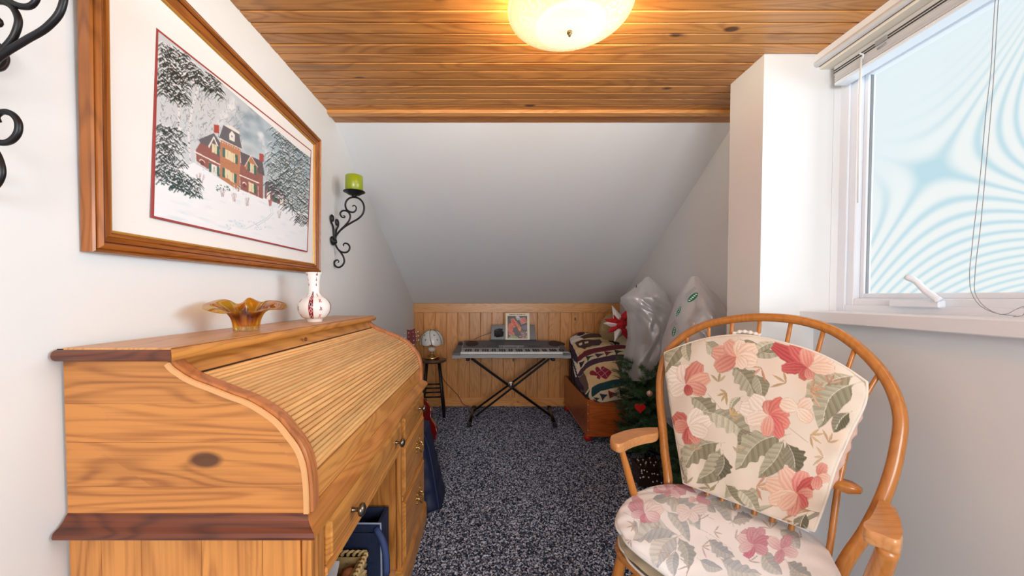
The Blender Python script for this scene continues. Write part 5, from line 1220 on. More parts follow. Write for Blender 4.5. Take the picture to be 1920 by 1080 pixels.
m.f.append(tuple(n0+2*K+i for i in range(K))); m.sm.append(False)
ex = np.tile(np.array([lin((44, 24, 48))]), (3*K, 1)); ex[::9] = lin((170, 160, 150)); m.col = np.vstack([c0, ex])
me_q = solo('patchwork_quilt', m, painted('quilted_cotton', .9, bump=.5, nscale=160), 'patchwork quilt with mitten and truck blocks heaped on the pine chest', 'quilt', (1.0, 3.45, .352))
# star cushion
star = thing('star_ornament', 'red and white fabric star with long points, propped on the quilt', 'star', (1.14, 3.22, .80))
ctr = Vector(at(1163, 608, Y=3.20)); sc = 3.20/F_PX
tips = [(1147, 572, 'w'), (1183, 573, 'r'), (1132, 598, 'r'), (1131, 606, 'w'), (1139, 624, 'r'), (1152, 641, 'w'), (1180, 640, 'r'), (1198, 622, 'w'), (1200, 600, 'r'), (1163, 612, 'c'), (1150, 590, 'r')]
for (x, y, c) in tips:
    if c == 'c': continue
    t = Vector(at(x, y, Y=3.17)); d_ = (t-ctr); l = d_.length; d_.normalize(); s_ = d_.cross(Vector((0, 1, 0))).normalized(); w_ = .040 if l > .11 else .03
    b1 = ctr+d_*.30*l+s_*w_; b2 = ctr+d_*.30*l-s_*w_; f1 = ctr+d_*.34*l+Vector((0, -.045, 0)); f2 = ctr+d_*.34*l+Vector((0, .03, 0)); c1 = ctr
    m = M().add([tuple(p) for p in (t, b1, b2, f1, f2, c1)], [(0,1,3), (0,3,2), (0,4,1), (0,2,4), (5,3,1), (5,2,3), (5,1,4), (5,4,2)])
    part('star_point', m, MAT['whitef'] if c == 'w' else MAT['redf'], star)
m = M(); n = 8; v = [tuple(ctr+Vector((math.cos(2*PI*k/n)*.045, -.042+.012*(k % 2), math.sin(2*PI*k/n)*.045))) for k in range(n)]+[tuple(ctr+Vector((0, -.058, 0)))]+[tuple(ctr)]
m.add(v, [(k, (k+1) % n, n) for k in range(n)]+[((k+1) % n, k, n+1) for k in range(n)]); part('star_centre', m, MAT['redf'], star)
# speckled beige bundle behind the star
m = M(); P = np.zeros((33, 17, 3)); bc = at(1146, 618, Y=3.55)
for i in range(33):
    for j in range(17):
        a = 2*PI*i/32; b_ = PI*j/16; k = 1+.10*math.sin(3*a+2*b_)+.05*math.sin(7*a)*math.sin(b_)
        P[i, j] = (bc[0]+.115*k*math.sin(b_)*math.cos(a), bc[1]+.08*k*math.sin(b_)*math.sin(a), bc[2]+.02+.115*k*math.cos(b_))
solo('fabric_bundle', m.grid(P), MAT['burlap'], 'speckled beige bundle lying on the quilt behind the star', 'bundle', (bc[0], bc[1], bc[2]-.09))
# ------------------------------------------------------------------ artificial tree, its top hidden in a bag
def fir_tree(tx_, ty_, label, seed, n, z0, z1, RR, xmax=1.29):
    tree = thing('artificial_tree', label, 'tree', (tx_, ty_, 0), 'artificial trees')
    part('trunk', M().tube([(tx_, ty_, 0), (tx_, ty_, 1.2)], [.014, .008], 8), MAT['bark'], tree)
    r = random.Random(seed); br_ = M(); nd = M()
    for k in range(n):
        z = r.uniform(z0, z1); R = RR*(1-.25*abs(z-.5)) * r.uniform(.7, 1.05); a = r.uniform(0, 2*PI)
        e = (min(tx_+R*math.cos(a), xmax), ty_+R*math.sin(a), z+r.uniform(-.03, .06)); s_ = (tx_, ty_, z-.04)
        br_.tube([s_, lerp(s_, e, .5), e], .0025, 4)
        dv = (Vector(e)-Vector(s_)); L_ = dv.length; dv.normalize(); u_ = dv.orthogonal().normalized(); w_ = dv.cross(u_)
        for q in range(95):
            t = .12+.92*q/95; p = Vector(s_)+dv*(t*L_); an = r.uniform(0, 2*PI); nv_ = (u_*math.cos(an)+w_*math.sin(an)+dv*.45).normalized(); ln = r.uniform(.022, .042)
            tt = nv_.cross(dv).normalized()*.0026; tip = p+nv_*ln
            if tip.x > xmax+.02: continue
            nd.add([tuple(p-tt), tuple(p+tt), tuple(tip)], [(0,1,2)])
    part('branches', br_, MAT['bark'], tree, kind='stuff'); part('needles', nd, MAT['needle'], tree, kind='stuff', recalc=False)
    for k in range(3):
        a = 2*PI*k/3+.4; part('stand_leg', M().tube([(tx_, ty_, .08), (tx_+.17*math.cos(a), ty_+.17*math.sin(a), .008)], .008, 8), MAT['blackm'], tree)
    return tree
fir_tree(1.160, 2.12, 'second dark green artificial tree, behind the rocking chair back', 21, 230, .08, .58, .18, 1.27)
tx_, ty_ = 1.13, 2.70
fir_tree(tx_, ty_, 'dark green artificial Christmas tree with a red heart, beside the pine chest', 11, 330, .10, .73, .235)
r = random.Random(12)
hc = at(1200, 765, Y=2.455); hp = []
for k in range(40):
    t = 2*PI*k/40; hp.append((.0022*16*math.sin(t)**3, .0022*(13*math.cos(t)-5*math.cos(2*t)-2*math.cos(3*t)-math.cos(4*t))))
solo('heart_ornament', M().prism(hp, lambda p: (hc[0]+p[0], hc[1]-.006, hc[2]+p[1]), lambda p: (hc[0]+p[0], hc[1]+.006, hc[2]+p[1])), simple('red_heart_felt', (206, 34, 32), .5), 'flat red heart ornament hanging on the tree', 'ornament', tuple(hc), bevel=.003)
bc_ = at(1218, 738, Y=2.455)
bb = thing('bauble', 'small pale pink pearl bauble hanging on the tree above the heart', 'ornament', tuple(bc_))
part('glass_ball', M().lathe([(.0001, -.0205), (.008, -.019), (.0165, -.012), (.0205, 0), (.0165, .012), (.008, .019), (.0001, .0205)], tuple(bc_), 24), MAT['pinkball'], bb)
part('cap', M().lathe([(0, .019), (.005, .019), (.005, .026), (0, .026)], tuple(bc_), 10), MAT['brass'], bb)
# dark ornament box at the foot of the tree, trimmed with beads
ob = thing('ornament_box', 'dark brown glossy box with white beads at the foot of the tree', 'box', (.985, 2.38, 0))
part('box_body', M().rbox(.93, 1.09, 2.32, 2.46, 0, .10, .006), simple('dark_brown_lacquer', (52, 32, 26), .25), ob)
part('box_lid', M().rbox(.925, 1.095, 2.315, 2.465, .10, .125, .006), bpy.data.materials['dark_brown_lacquer'], ob)
b0 = None; Z0 = ORG[ob.name]
for k in range(26):
    x, y, z = r.uniform(.93, 1.09), 2.312, r.uniform(.03, .12)
    if k > 15: x, y, z = r.uniform(.93, 1.09), r.uniform(2.32, 2.45), .130
    mB = M().lathe([(.0001, -.005), (.0035, -.0035), (.005, 0), (.0035, .0035), (.0001, .005)], Z0, 10)
    if b0 is None: b0 = part('bead', mB, MAT['ivory'], ob); b0.location = (x-Z0[0], y-Z0[1], z-Z0[2])
    else: copy_at(b0, (x-Z0[0], y-Z0[1], z-Z0[2]))
# ------------------------------------------------------------------ clear plastic bags
pb = bpy.data.materials.new('cloudy_plastic_film'); pb.use_nodes = True; nt = pb.node_tree; nt.nodes.clear(); N = nt.nodes; L = nt.links
o_ = N.new('ShaderNodeOutputMaterial'); tr = N.new('ShaderNodeBsdfTransparent'); df = N.new('ShaderNodeBsdfDiffuse'); tl_ = N.new('ShaderNodeBsdfTranslucent'); gl = N.new('ShaderNodeBsdfGlossy')
df.inputs[0].default_value = (*lin((238, 238, 240)), 1); tl_.inputs[0].default_value = (*lin((240, 240, 242)), 1); gl.inputs['Roughness'].default_value = .22; gl.inputs[0].default_value = (.9, .9, .92, 1)
m1 = N.new('ShaderNodeMixShader'); m1.inputs[0].default_value = .5; L.new(df.outputs[0], m1.inputs[1]); L.new(tl_.outputs[0], m1.inputs[2])
m2 = N.new('ShaderNodeMixShader'); L.new(m1.outputs[0], m2.inputs[1]); L.new(tr.outputs[0], m2.inputs[2])
lw = N.new('ShaderNodeLayerWeight'); lw.inputs[0].default_value = .35; mr = N.new('ShaderNodeMapRange'); mr.inputs[1].default_value = 0; mr.inputs[2].default_value = 1; mr.inputs[3].default_value = .40; mr.inputs[4].default_value = .08; L.new(lw.outputs['Facing'], mr.inputs[0]); L.new(mr.outputs[0], m2.inputs[0])
m3 = N.new('ShaderNodeMixShader'); m3.inputs[0].default_value = .10; L.new(m2.outputs[0], m3.inputs[1]); L.new(gl.outputs[0], m3.inputs[2]); L.new(m3.outputs[0], o_.inputs[0])
def bag(Yc, left, right_, ztops, seed, depth, open_bottom=True):
    """silhouette measured as (height row y, left x, right x) at distance Yc, closed at the top"""
    ys = np.array([p[0] for p in left], float); n = 90; yy = np.linspace(ys[0], ys[-1], n)
    lx_ = np.interp(yy, ys, [p[1] for p in left]); rx_ = np.interp(yy, [p[0] for p in right_], [p[1] for p in right_])
    r_ = np.random.RandomState(seed); nu = 180; P = np.zeros((nu+1, n, 3)); ph_ = r_.rand(8)*6
    for j in range(n):
        a = at(lx_[j], yy[j], Y=Yc); b_ = at(rx_[j], yy[j], Y=Yc); cx_ = (a[0]+b_[0])/2; hw = (b_[0]-a[0])/2; t = j/(n-1)
        for i in range(nu+1):
            th = 2*PI*(i % nu)/nu
            f_ = 1+.04*math.sin(3*th+ph_[0]+6*t)+.05*math.sin(5*th+ph_[1]-11*t)+.045*abs(math.sin(4*th+ph_[2]+9*t+2*math.sin(5*t)))+.03*abs(math.sin(7*th+ph_[3]-14*t+2*math.sin(9*t)))+.015*math.sin(11*th+25*t)
            crs = 1+(f_-1)*(.35+.9*abs(math.sin(th)))
            z = a[2]+.010*math.sin(3*th+ph_[4])*t
            P[i, j] = (min(cx_+hw*math.cos(th)*(1+(f_-1)*.35), 1.345), Yc+min(depth, hw*1.0)*math.sin(th)*crs, z)
    return M().grid(P)
b1 = thing('plastic_bag', 'cloudy white plastic bag pulled over the top of the tree, beside the star', 'bag', (tx_, 2.72, .75), 'cloudy plastic bags')
part('film', bag(2.72, [(519, 1211), (528, 1203), (548, 1180), (558, 1166), (570, 1168), (586, 1180), (640, 1179), (675, 1172), (705, 1168)], [(519, 1216), (530, 1228), (548, 1244), (578, 1261), (600, 1262), (650, 1258), (690, 1248), (705, 1240)], None, 3, .15), pb, b1, recalc=False)
def blob(c, rx, ry, rz, seed, n=40):
    r_ = np.random.RandomState(seed); ph = r_.rand(6)*6; P = np.zeros((n+1, n//2+1, 3))
    for i in range(n+1):
        for j in range(n//2+1):
            a = 2*PI*(i % n)/n; b_ = PI*j/(n//2); k = 1+.10*math.sin(3*a+ph[0]+2*b_)+.08*math.sin(5*a-3*b_+ph[1])+.05*math.sin(9*a+ph[2])*math.sin(4*b_)
            P[i, j] = (c[0]+rx*k*math.sin(b_)*math.cos(a), c[1]+ry*k*math.sin(b_)*math.sin(a), c[2]+rz*k*math.cos(b_))
    return M().grid(P)
part('folded_label', M().rbox(at(1203, 533, Y=2.55)[0]-.002, at(1203, 533, Y=2.55)[0]+.002, 2.640, 2.644, 1.262, 1.282, .0005), MAT['black'], b1)
gd = thing('garland_bundle', 'grey-green bundled garland inside the bag over the tree top', 'garland', (tx_+.01, 2.72, .75))
part('bundle', blob((tx_+.015, 2.73, 1.00), .085, .08, .20, 5), MAT['greybundle'], gd)
b2 = thing('plastic_bag', 'cloudy plastic bag with green oval print, standing behind the rocking chair', 'bag', (1.17, 2.12, .0), 'cloudy plastic bags')
m = bag(2.10, [(518, 1297), (530, 1288), (560, 1272), (600, 1262), (650, 1248), (700, 1240), (775, 1238), (800, 1262)], [(518, 1306), (535, 1322), (560, 1344), (590, 1358), (640, 1362), (700, 1362), (780, 1360), (800, 1350)], None, 8, .17)
part('film', m, pb, b2, recalc=False)
def decal(name, px, Yd, mat, par):
    part(name, M().prism(px, lambda p: (lambda q: (q[0], Yd, q[2]))(at(p[0], p[1], Y=Yd)), lambda p: (lambda q: (q[0], Yd+.0006, q[2]))(at(p[0], p[1], Y=Yd))), mat, par)
gm_ = simple('green_print', (24, 96, 62), .5); gy_ = simple('grey_print', (128, 130, 132), .6)
def oval(cx_, cy_, l, w_, an, n=22): return [(cx_+l*math.cos(t)*math.cos(an)-w_*math.sin(t)*math.sin(an), cy_+l*math.cos(t)*math.sin(an)+w_*math.sin(t)*math.cos(an)) for t in np.linspace(0, 2*PI, n+1)[:-1]]
Yd = 1.918
for (cx_, cy_, l, w_, an) in ((1299, 557.5, 12.5, 5.2, -.72), (1272.5, 584, 10, 2.6, -1.15), (1263.5, 622, 9, 3.2, -1.35)):
    decal('printed_oval', oval(cx_, cy_, l, w_, an), Yd, gm_, b2)
    for k in (-2, -1, 0, 1, 2): decal('oval_lettering', oval(cx_+math.cos(an)*k*l*.34, cy_+math.sin(an)*k*l*.34, w_*.42, w_*.22, an+.9, 10), Yd-.0008, simple('pale_lettering', (206, 222, 212), .5) if 'pale_lettering' not in bpy.data.materials else bpy.data.materials['pale_lettering'], b2)
for (x0, y0, x1, y1, h_) in ((1285, 555, 1303, 539, 5), (1265, 583, 1277, 571, 5), (1254, 617, 1266, 603, 7)):
    for k in range(6):
        o = k*1.1*(h_/6.); decal('small_print', [(x0+o*.6, y0-h_/2+o), (x1+o*.6, y1-h_/2+o), (x1+o*.6, y1-h_/2+o+.45), (x0+o*.6, y0-h_/2+o+.45)], Yd, gy_, b2)
ct = thing('wrapped_bundle', 'grey wrapped bundle inside the printed plastic bag, over the second tree', 'bundle', (1.19, 2.12, .62))
part('lower_bundle', blob((1.19, 2.12, .80), .105, .10, .16, 9), MAT['greybundle'], ct)
part('upper_bundle', blob((1.215, 2.14, .98), .085, .09, .14, 12), simple('blue_grey_cloth', (140, 146, 158), .8, noise=.3, nscale=10, bump=.8), ct)
# ------------------------------------------------------------------ rocking chair
PLc, PRc = at(1237, 803, Z=.64), at(1668, 945, Z=.64)
MID = np.array([(PLc[0]+PRc[0])/2, (PLc[1]+PRc[1])/2]); dd = np.array([PRc[0]-PLc[0], PRc[1]-PLc[1]]); dd /= np.linalg.norm(dd)
AX = dd; BK = np.array([-dd[1], dd[0]]); KS = .30          # across the chair, backwards, lean of the back
def bp(w_, h, off=0):                                       # a point of the back: across, height, distance behind
    p = MID+BK*(KS*(h-.64)+off)+AX*w_; return (p[0], p[1], h)
def onback(x, y, off=0):
    a = (x-PX)/F_PX; b_ = -(y-PY)/F_PX; r_ = (a, _c+b_*_s, -_s+b_*_c)
    num = KS*(H-.64)+off+BK[0]*MID[0]+BK[1]*MID[1]; den = BK[0]*r_[0]+BK[1]*r_[1]-KS*r_[2]; t = num/den
    p = (r_[0]*t, r_[1]*t, H+r_[2]*t); return (AX[0]*(p[0]-MID[0])+AX[1]*(p[1]-MID[1]), p[2])
chair = thing('rocking_chair', 'varnished wooden spindle-back rocking chair with floral cushions, by the window', 'chair', (.80, 1.22, 0))
bow_px = [(1246,900),(1240,850),(1236,800),(1231,740),(1233,700),(1245,660),(1270,632),(1310,607),(1370,592),(1440,587),(1510,594),(1570,613),(1630,655),(1680,715),(1703,780),(1697,850),(1668,945),(1640,1000),(1590,1080)]
bw = [onback(*p) for p in bow_px]
bw = [(-.250, .365)]+bw+[(.255, .365)]
rb = .0155
cwm = (0, .70); inn = []
for i, (w_, h) in enumerate(bw):
    a = bw[max(i-1, 0)]; b_ = bw[min(i+1, len(bw)-1)]; t = np.array([b_[0]-a[0], b_[1]-a[1]]); t /= np.linalg.norm(t); n = np.array([t[1], -t[0]])
    if i in (0, len(bw)-1): n = n*0
    inn.append((w_+n[0]*rb, h+n[1]*rb))
bs = spline(inn, 120)
part('bow', M().tube([bp(w_, h) for w_, h in bs], [rb*(1+.16*(1-min(1, abs(i-60)/45.))*0+.14*max(0, (abs(i-60)-25)/35.)) for i in range(120)], 16), MAT['chairw'], chair)
# spindles fan out from the seat
tops = [(1287, 622), (1328, 604), (1372, 596), (1425, 594), (1483, 600), (1544, 617), (1604, 648), (1650, 696)]
for i, p in enumerate(tops):
    wt, ht = onback(*p); wb = -.165+i*.355/7
    if i == 7: wm, hm = onback(1575, 892); pts = [(wb+.0, .40), onback(1553, 1037), (wm, hm), onback(1616, 755), (wt, ht)]; pts[0] = (pts[1][0]-.006, .36)
    else: pts = [(wb, .36), (wb*.97+wt*.03, .52), (wb*.6+wt*.4, .75), (wt*.9+wb*.1, ht-.06), (wt, ht)]
    q = spline(pts, 24); part('spindle', M().tube([bp(w_, h, .004) for w_, h in q], [.0085-.0022*max(0, (k-8)/15.) for k in range(24)], 10), MAT['chairw'], chair)
# curved back rail the spindles pass through, seen at the right
c0 = onback(1607, 903, .01); rr_ = []
q = [bp(w_, .645+.0*w_, .012-.05*(1-(w_/.27)**2)*0+.0) for w_ in np.linspace(-.27, .283, 24)]
m = M(); P = []
for k, p in enumerate(q):
    t = k/23; e_ = min(1, (1-abs(2*t-1))*9+.45); P.append([(p[0]+BK[0]*a*e_, p[1]+BK[1]*a*e_, p[2]+z*e_) for a, z in ((-.018, -.014), (.018, -.014), (.021, 0), (.018, .014), (-.018, .014), (-.021, 0), (-.018, -.014))])
m.grid(P); m.f.append(tuple(range(6))); m.sm.append(False); m.f.append(tuple(23*7+i for i in range(6))[::-1]); m.sm.append(False)
part('back_rail', m, MAT['chairw'], chair)
# arms: flat shaped pads
def arm(plan, zf, name='arm'):
    pts = spline([at(x, y, Z=z) for x, y, z in plan]+[at(*plan[0][:2], Z=plan[0][2])], 60)[:-1]
    c_ = pts.mean(0); m = M(); n = len(pts); rings = []
    for (s_, dz) in ((.80, -.034), (.94, -.031), (1.0, -.022), (1.0, -.010), (.97, -.003), (.90, 0)):
        rings.append([(c_[0]+(p[0]-c_[0])*1+(-(p[0]-c_[0]))*(1-s_)*.25, c_[1]+(p[1]-c_[1])*(1-(1-s_)*.25), p[2]+dz) for p in pts])
    v = [p for r_ in rings for p in r_]; f = [(i*n+j, i*n+(j+1) % n, (i+1)*n+(j+1) % n, (i+1)*n+j) for i in range(len(rings)-1) for j in range(n)]
    m.add(v, f, True); m.add(rings[0], [tuple(range(n))[::-1]]); m.add(rings[-1], [tuple(range(n))])
    return part(name, m, MAT['armw'], chair)
arm([(1234, 801, .655), (1214, 801, .657), (1185, 804, .662), (1160, 811, .668), (1144, 819, .672), (1145, 826, .672), (1160, 833, .672), (1168, 831, .670), (1180, 825, .668), (1206, 817, .660), (1234, 810, .655)], .67)
arm([(1648, 936, .655), (1660, 939, .655), (1673, 947, .655), (1685, 965, .660), (1692, 990, .668), (1691, 1008, .672), (1684, 1014, .672), (1650, 1002, .672), (1620, 990, .672), (1618, 984, .672), (1630, 972, .666), (1640, 955, .660)], .67)
def leg(a, b_, r0, r1, name='arm_support', mid=1.12): part(name, M().tube(spline([a, lerp(a, b_, .45), b_], 16), [r0*(1-t)+r1*t+math.sin(PI*t)*.0025 for t in np.linspace(0, 1, 16)], 14), MAT['chairw'], chair)
leg(at(1164, 838, Z=.642), at(1202, 975, Z=.362), .0105, .0125); leg(at(1666, 1028, Z=.642), at(1612, 1170, Z=.36), .0185, .021)
# seat, legs, stretchers, rockers
SC = np.array([.716, 1.17])
FW = -BK
def sp(w_, d_, z): p = MID+BK*(-.10)+AX*w_+FW*d_*.93; return (p[0], p[1], z)      # seat plane: across, forward of the back
so = spline([(-.255, -.02), (-.20, -.075), (0, -.09), (.20, -.075), (.255, -.02), (.25, .15), (.245, .30), (.20, .37), (0, .39), (-.20, .37), (-.245, .30), (-.25, .15), (-.255, -.02)], 60)[:-1]
m = M(); n = len(so); rg = [(.93, .335), (1, .345), (1, .357), (.97, .363)]; v = [sp(w_*s_, .165+(d_-.165)*s_, z) for s_, z in rg for w_, d_ in so]
m.add(v, [(i*n+j, i*n+(j+1) % n, (i+1)*n+(j+1) % n, (i+1)*n+j) for i in range(3) for j in range(n)]+[tuple(range(n))[::-1], tuple(3*n+j for j in range(n))])
part('seat', m, MAT['chairw'], chair)
for (w_, d_, W2, D2) in ((-.19, .02, -.225, -.06), (.19, .02, .225, -.06), (-.20, .33, -.235, .38), (.20, .33, .235, .38)):
    leg(sp(w_, d_, .338), sp(W2, D2, .05), .017, .014, 'leg')
for s_ in (-1, 1):
    q = [sp(s_*.23, d_, .012+.10*((d_-.16)/.45)**2+.012) for d_ in np.linspace(-.32, .52, 30)]
    part('rocker', M().tube(q, .015, 12), MAT['chairw'], chair)
    part('stretcher', M().tube([sp(s_*.207, -.025, .21), sp(s_*.218, .355, .21)], .010, 10), MAT['chairw'], chair)
part('stretcher', M().tube([sp(-.212, .16, .21), sp(.212, .16, .21)], .011, 10), MAT['chairw'], chair)
# ------------------------------------------------------------------ floral cushions
fab = painted('floral_cotton', .85, bump=.25, nscale=400)
cream = (222, 211, 196)
def mixc(a, b_, t): return tuple(a[i]*(1-t)+b_[i]*t for i in range(3))
class Flo:
    def __init__(s, cv, m0, ox, oy, sc): s.cv = cv; s.m0 = m0; s.o = (ox, oy, sc); s.r = random.Random(3)
    def T(s, p): return s.m0((p[0]/s.o[2]+s.o[0], p[1]/s.o[2]+s.o[1]))
    def leaf(s, base, tip, wd, c=(150, 146, 120), bend=.15, dark=(96, 92, 72), lobes=0, al=1.):
        bx, by = base; tx, ty = tip; dx, dy = tx-bx, ty-by; L_ = math.hypot(dx, dy); ux, uy = dx/L_, dy/L_; nx, ny = -uy, ux; n = 22; wd = wd*1.22
        mid = lambda t: (bx+dx*t+nx*bend*L_*math.sin(PI*t), by+dy*t+ny*bend*L_*math.sin(PI*t))
        def wdt(t, sd): return wd*(math.sin(PI*t**.8)**.75)*(1+(.16*math.sin(t*26+sd) if lobes else .04*math.sin(t*17+sd)))
        for sd, cc in ((1, mixc(c, (236, 232, 214), .30)), (-1, mixc(c, dark, .22))):
            for k in range(15):                     # veins shade the blade in streaks
                t0, t1 = k/15, (k+1)/15+.01
                P_ = [mid(t0)]+[(mid(t)[0]+nx*sd*wdt(t, sd)+ux*wd*.5*1, mid(t)[1]+ny*sd*wdt(t, sd)+uy*wd*.5) for t in np.linspace(t0, t1, 5)]+[mid(t1)]
                s.cv.poly([s.T(p) for p in P_], mixc(cc, dark if k % 2 else (240, 236, 220), .15 if k % 2 else .10), al)
                e_ = (t0+t1)/2; s.cv.line([s.T(mid(e_)), s.T((mid(e_)[0]+nx*sd*wdt(e_, sd)*.85+ux*wd*.45, mid(e_)[1]+ny*sd*wdt(e_, sd)*.85+uy*wd*.45))], 1.2, mixc(cc, dark, .5), .6*al)
            ed = [(mid(t)[0]+nx*sd*wdt(t, sd)+ux*wd*.5, mid(t)[1]+ny*sd*wdt(t, sd)+uy*wd*.5) for t in np.linspace(0, 1, 24)]
            if sd == -1: s.cv.line([s.T(p) for p in ed], 2.4, mixc(c, dark, .8), .65*al)
        s.cv.line([s.T(mid(t)) for t in np.linspace(-.12, 1, 14)], 2.6, mixc(dark, (245, 242, 225), .85), al)
        s.cv.line([s.T((mid(t)[0]+1.4, mid(t)[1]+1.6)) for t in np.linspace(-.12, 1, 14)], 1.1, mixc(dark, c, .3), .7*al)
    def petal(s, c0, ang, l, wd, cin, cout, al=1., wav=1.):
        l = l*1.08; wd = wd*1.1
        ux, uy = math.cos(ang), math.sin(ang); nx, ny = -uy, ux; n = 26
        def pt(t, q): 
            w_ = wd*(math.sin(PI*min(1, t*.86+.02))**.7)*(1+.07*wav*math.sin(t*22+ang*3)); return (c0[0]+ux*l*t+nx*w_*q, c0[1]+uy*l*t+ny*w_*q)
        for q in range(-4, 4):
            q0, q1 = q/4, (q+1)/4
            for k in range(6):
                t0, t1 = k/6, (k+1)/6
                cc = mixc(cin, cout, (t0*.7+.15)); cc = mixc(cc, (250, 240, 228) if q % 2 else (150, 90, 84), .14 if q % 2 else .10)
                s.cv.poly([s.T(pt(t0, q0)), s.T(pt(t1, q0)), s.T(pt(t1, q1)), s.T(pt(t0, q1))], cc, al)
        for q in (-.6, -.25, .1, .45): s.cv.line([s.T(pt(t, q*(.4+.6*t))) for t in np.linspace(.05, .9, 9)], 1.1, mixc(cin, (110, 60, 50), .35), .32*al)
        e_ = [pt(t, 1) for t in np.linspace(.1, 1, 16)]+[pt(t, -1) for t in np.linspace(1, .1, 16)]
        s.cv.line([s.T(p) for p in e_], 1.5, mixc(cout, (120, 80, 66), .45), .7*al)
    def flower(s, c, pet): 
        for (ang, l, wd, cin, cout) in pet: s.petal(c, math.radians(ang), l, wd, cin, cout)
    def sprig(s, c, n, l, col=(176, 148, 108), a0=0, spread=150, wd=6):
        a0 = s.r.uniform(0, 360); n = max(3, n-2)
        for k in range(n):
            a = math.radians(a0+spread*k/n+s.r.uniform(-10, 10)); L_ = l*s.r.uniform(.65, 1.1); ux, uy = math.cos(a), math.sin(a); nx, ny = -uy, ux
            P_ = [(c[0]+ux*L_*t+nx*wd*math.sin(PI*t), c[1]+uy*L_*t+ny*wd*math.sin(PI*t)) for t in np.linspace(0, 1, 8)]+[(c[0]+ux*L_*t-nx*wd*.5*math.sin(PI*t), c[1]+uy*L_*t-ny*wd*.5*math.sin(PI*t)) for t in np.linspace(1, 0, 8)]
            s.cv.poly([s.T(p) for p in P_], mixc(col, (240, 225, 200), s.r.uniform(0, .35))); s.cv.line([s.T(P_[i]) for i in range(8)], 1.2, mixc(col, (90, 60, 40), .5), .7)
    def stem(s, pts, w_=1.6, c=(140, 124, 96)): s.cv.line([s.T(p) for p in spline([(a, b_) for a, b_ in pts], 20)], w_, c)
RO, RD, PK, WH, PCH = (196, 110, 98), (172, 62, 64), (226, 172, 152), (238, 228, 214), (230, 196, 170)
GR, GD, GL = (152, 148, 122), (98, 92, 72), (184, 180, 156)
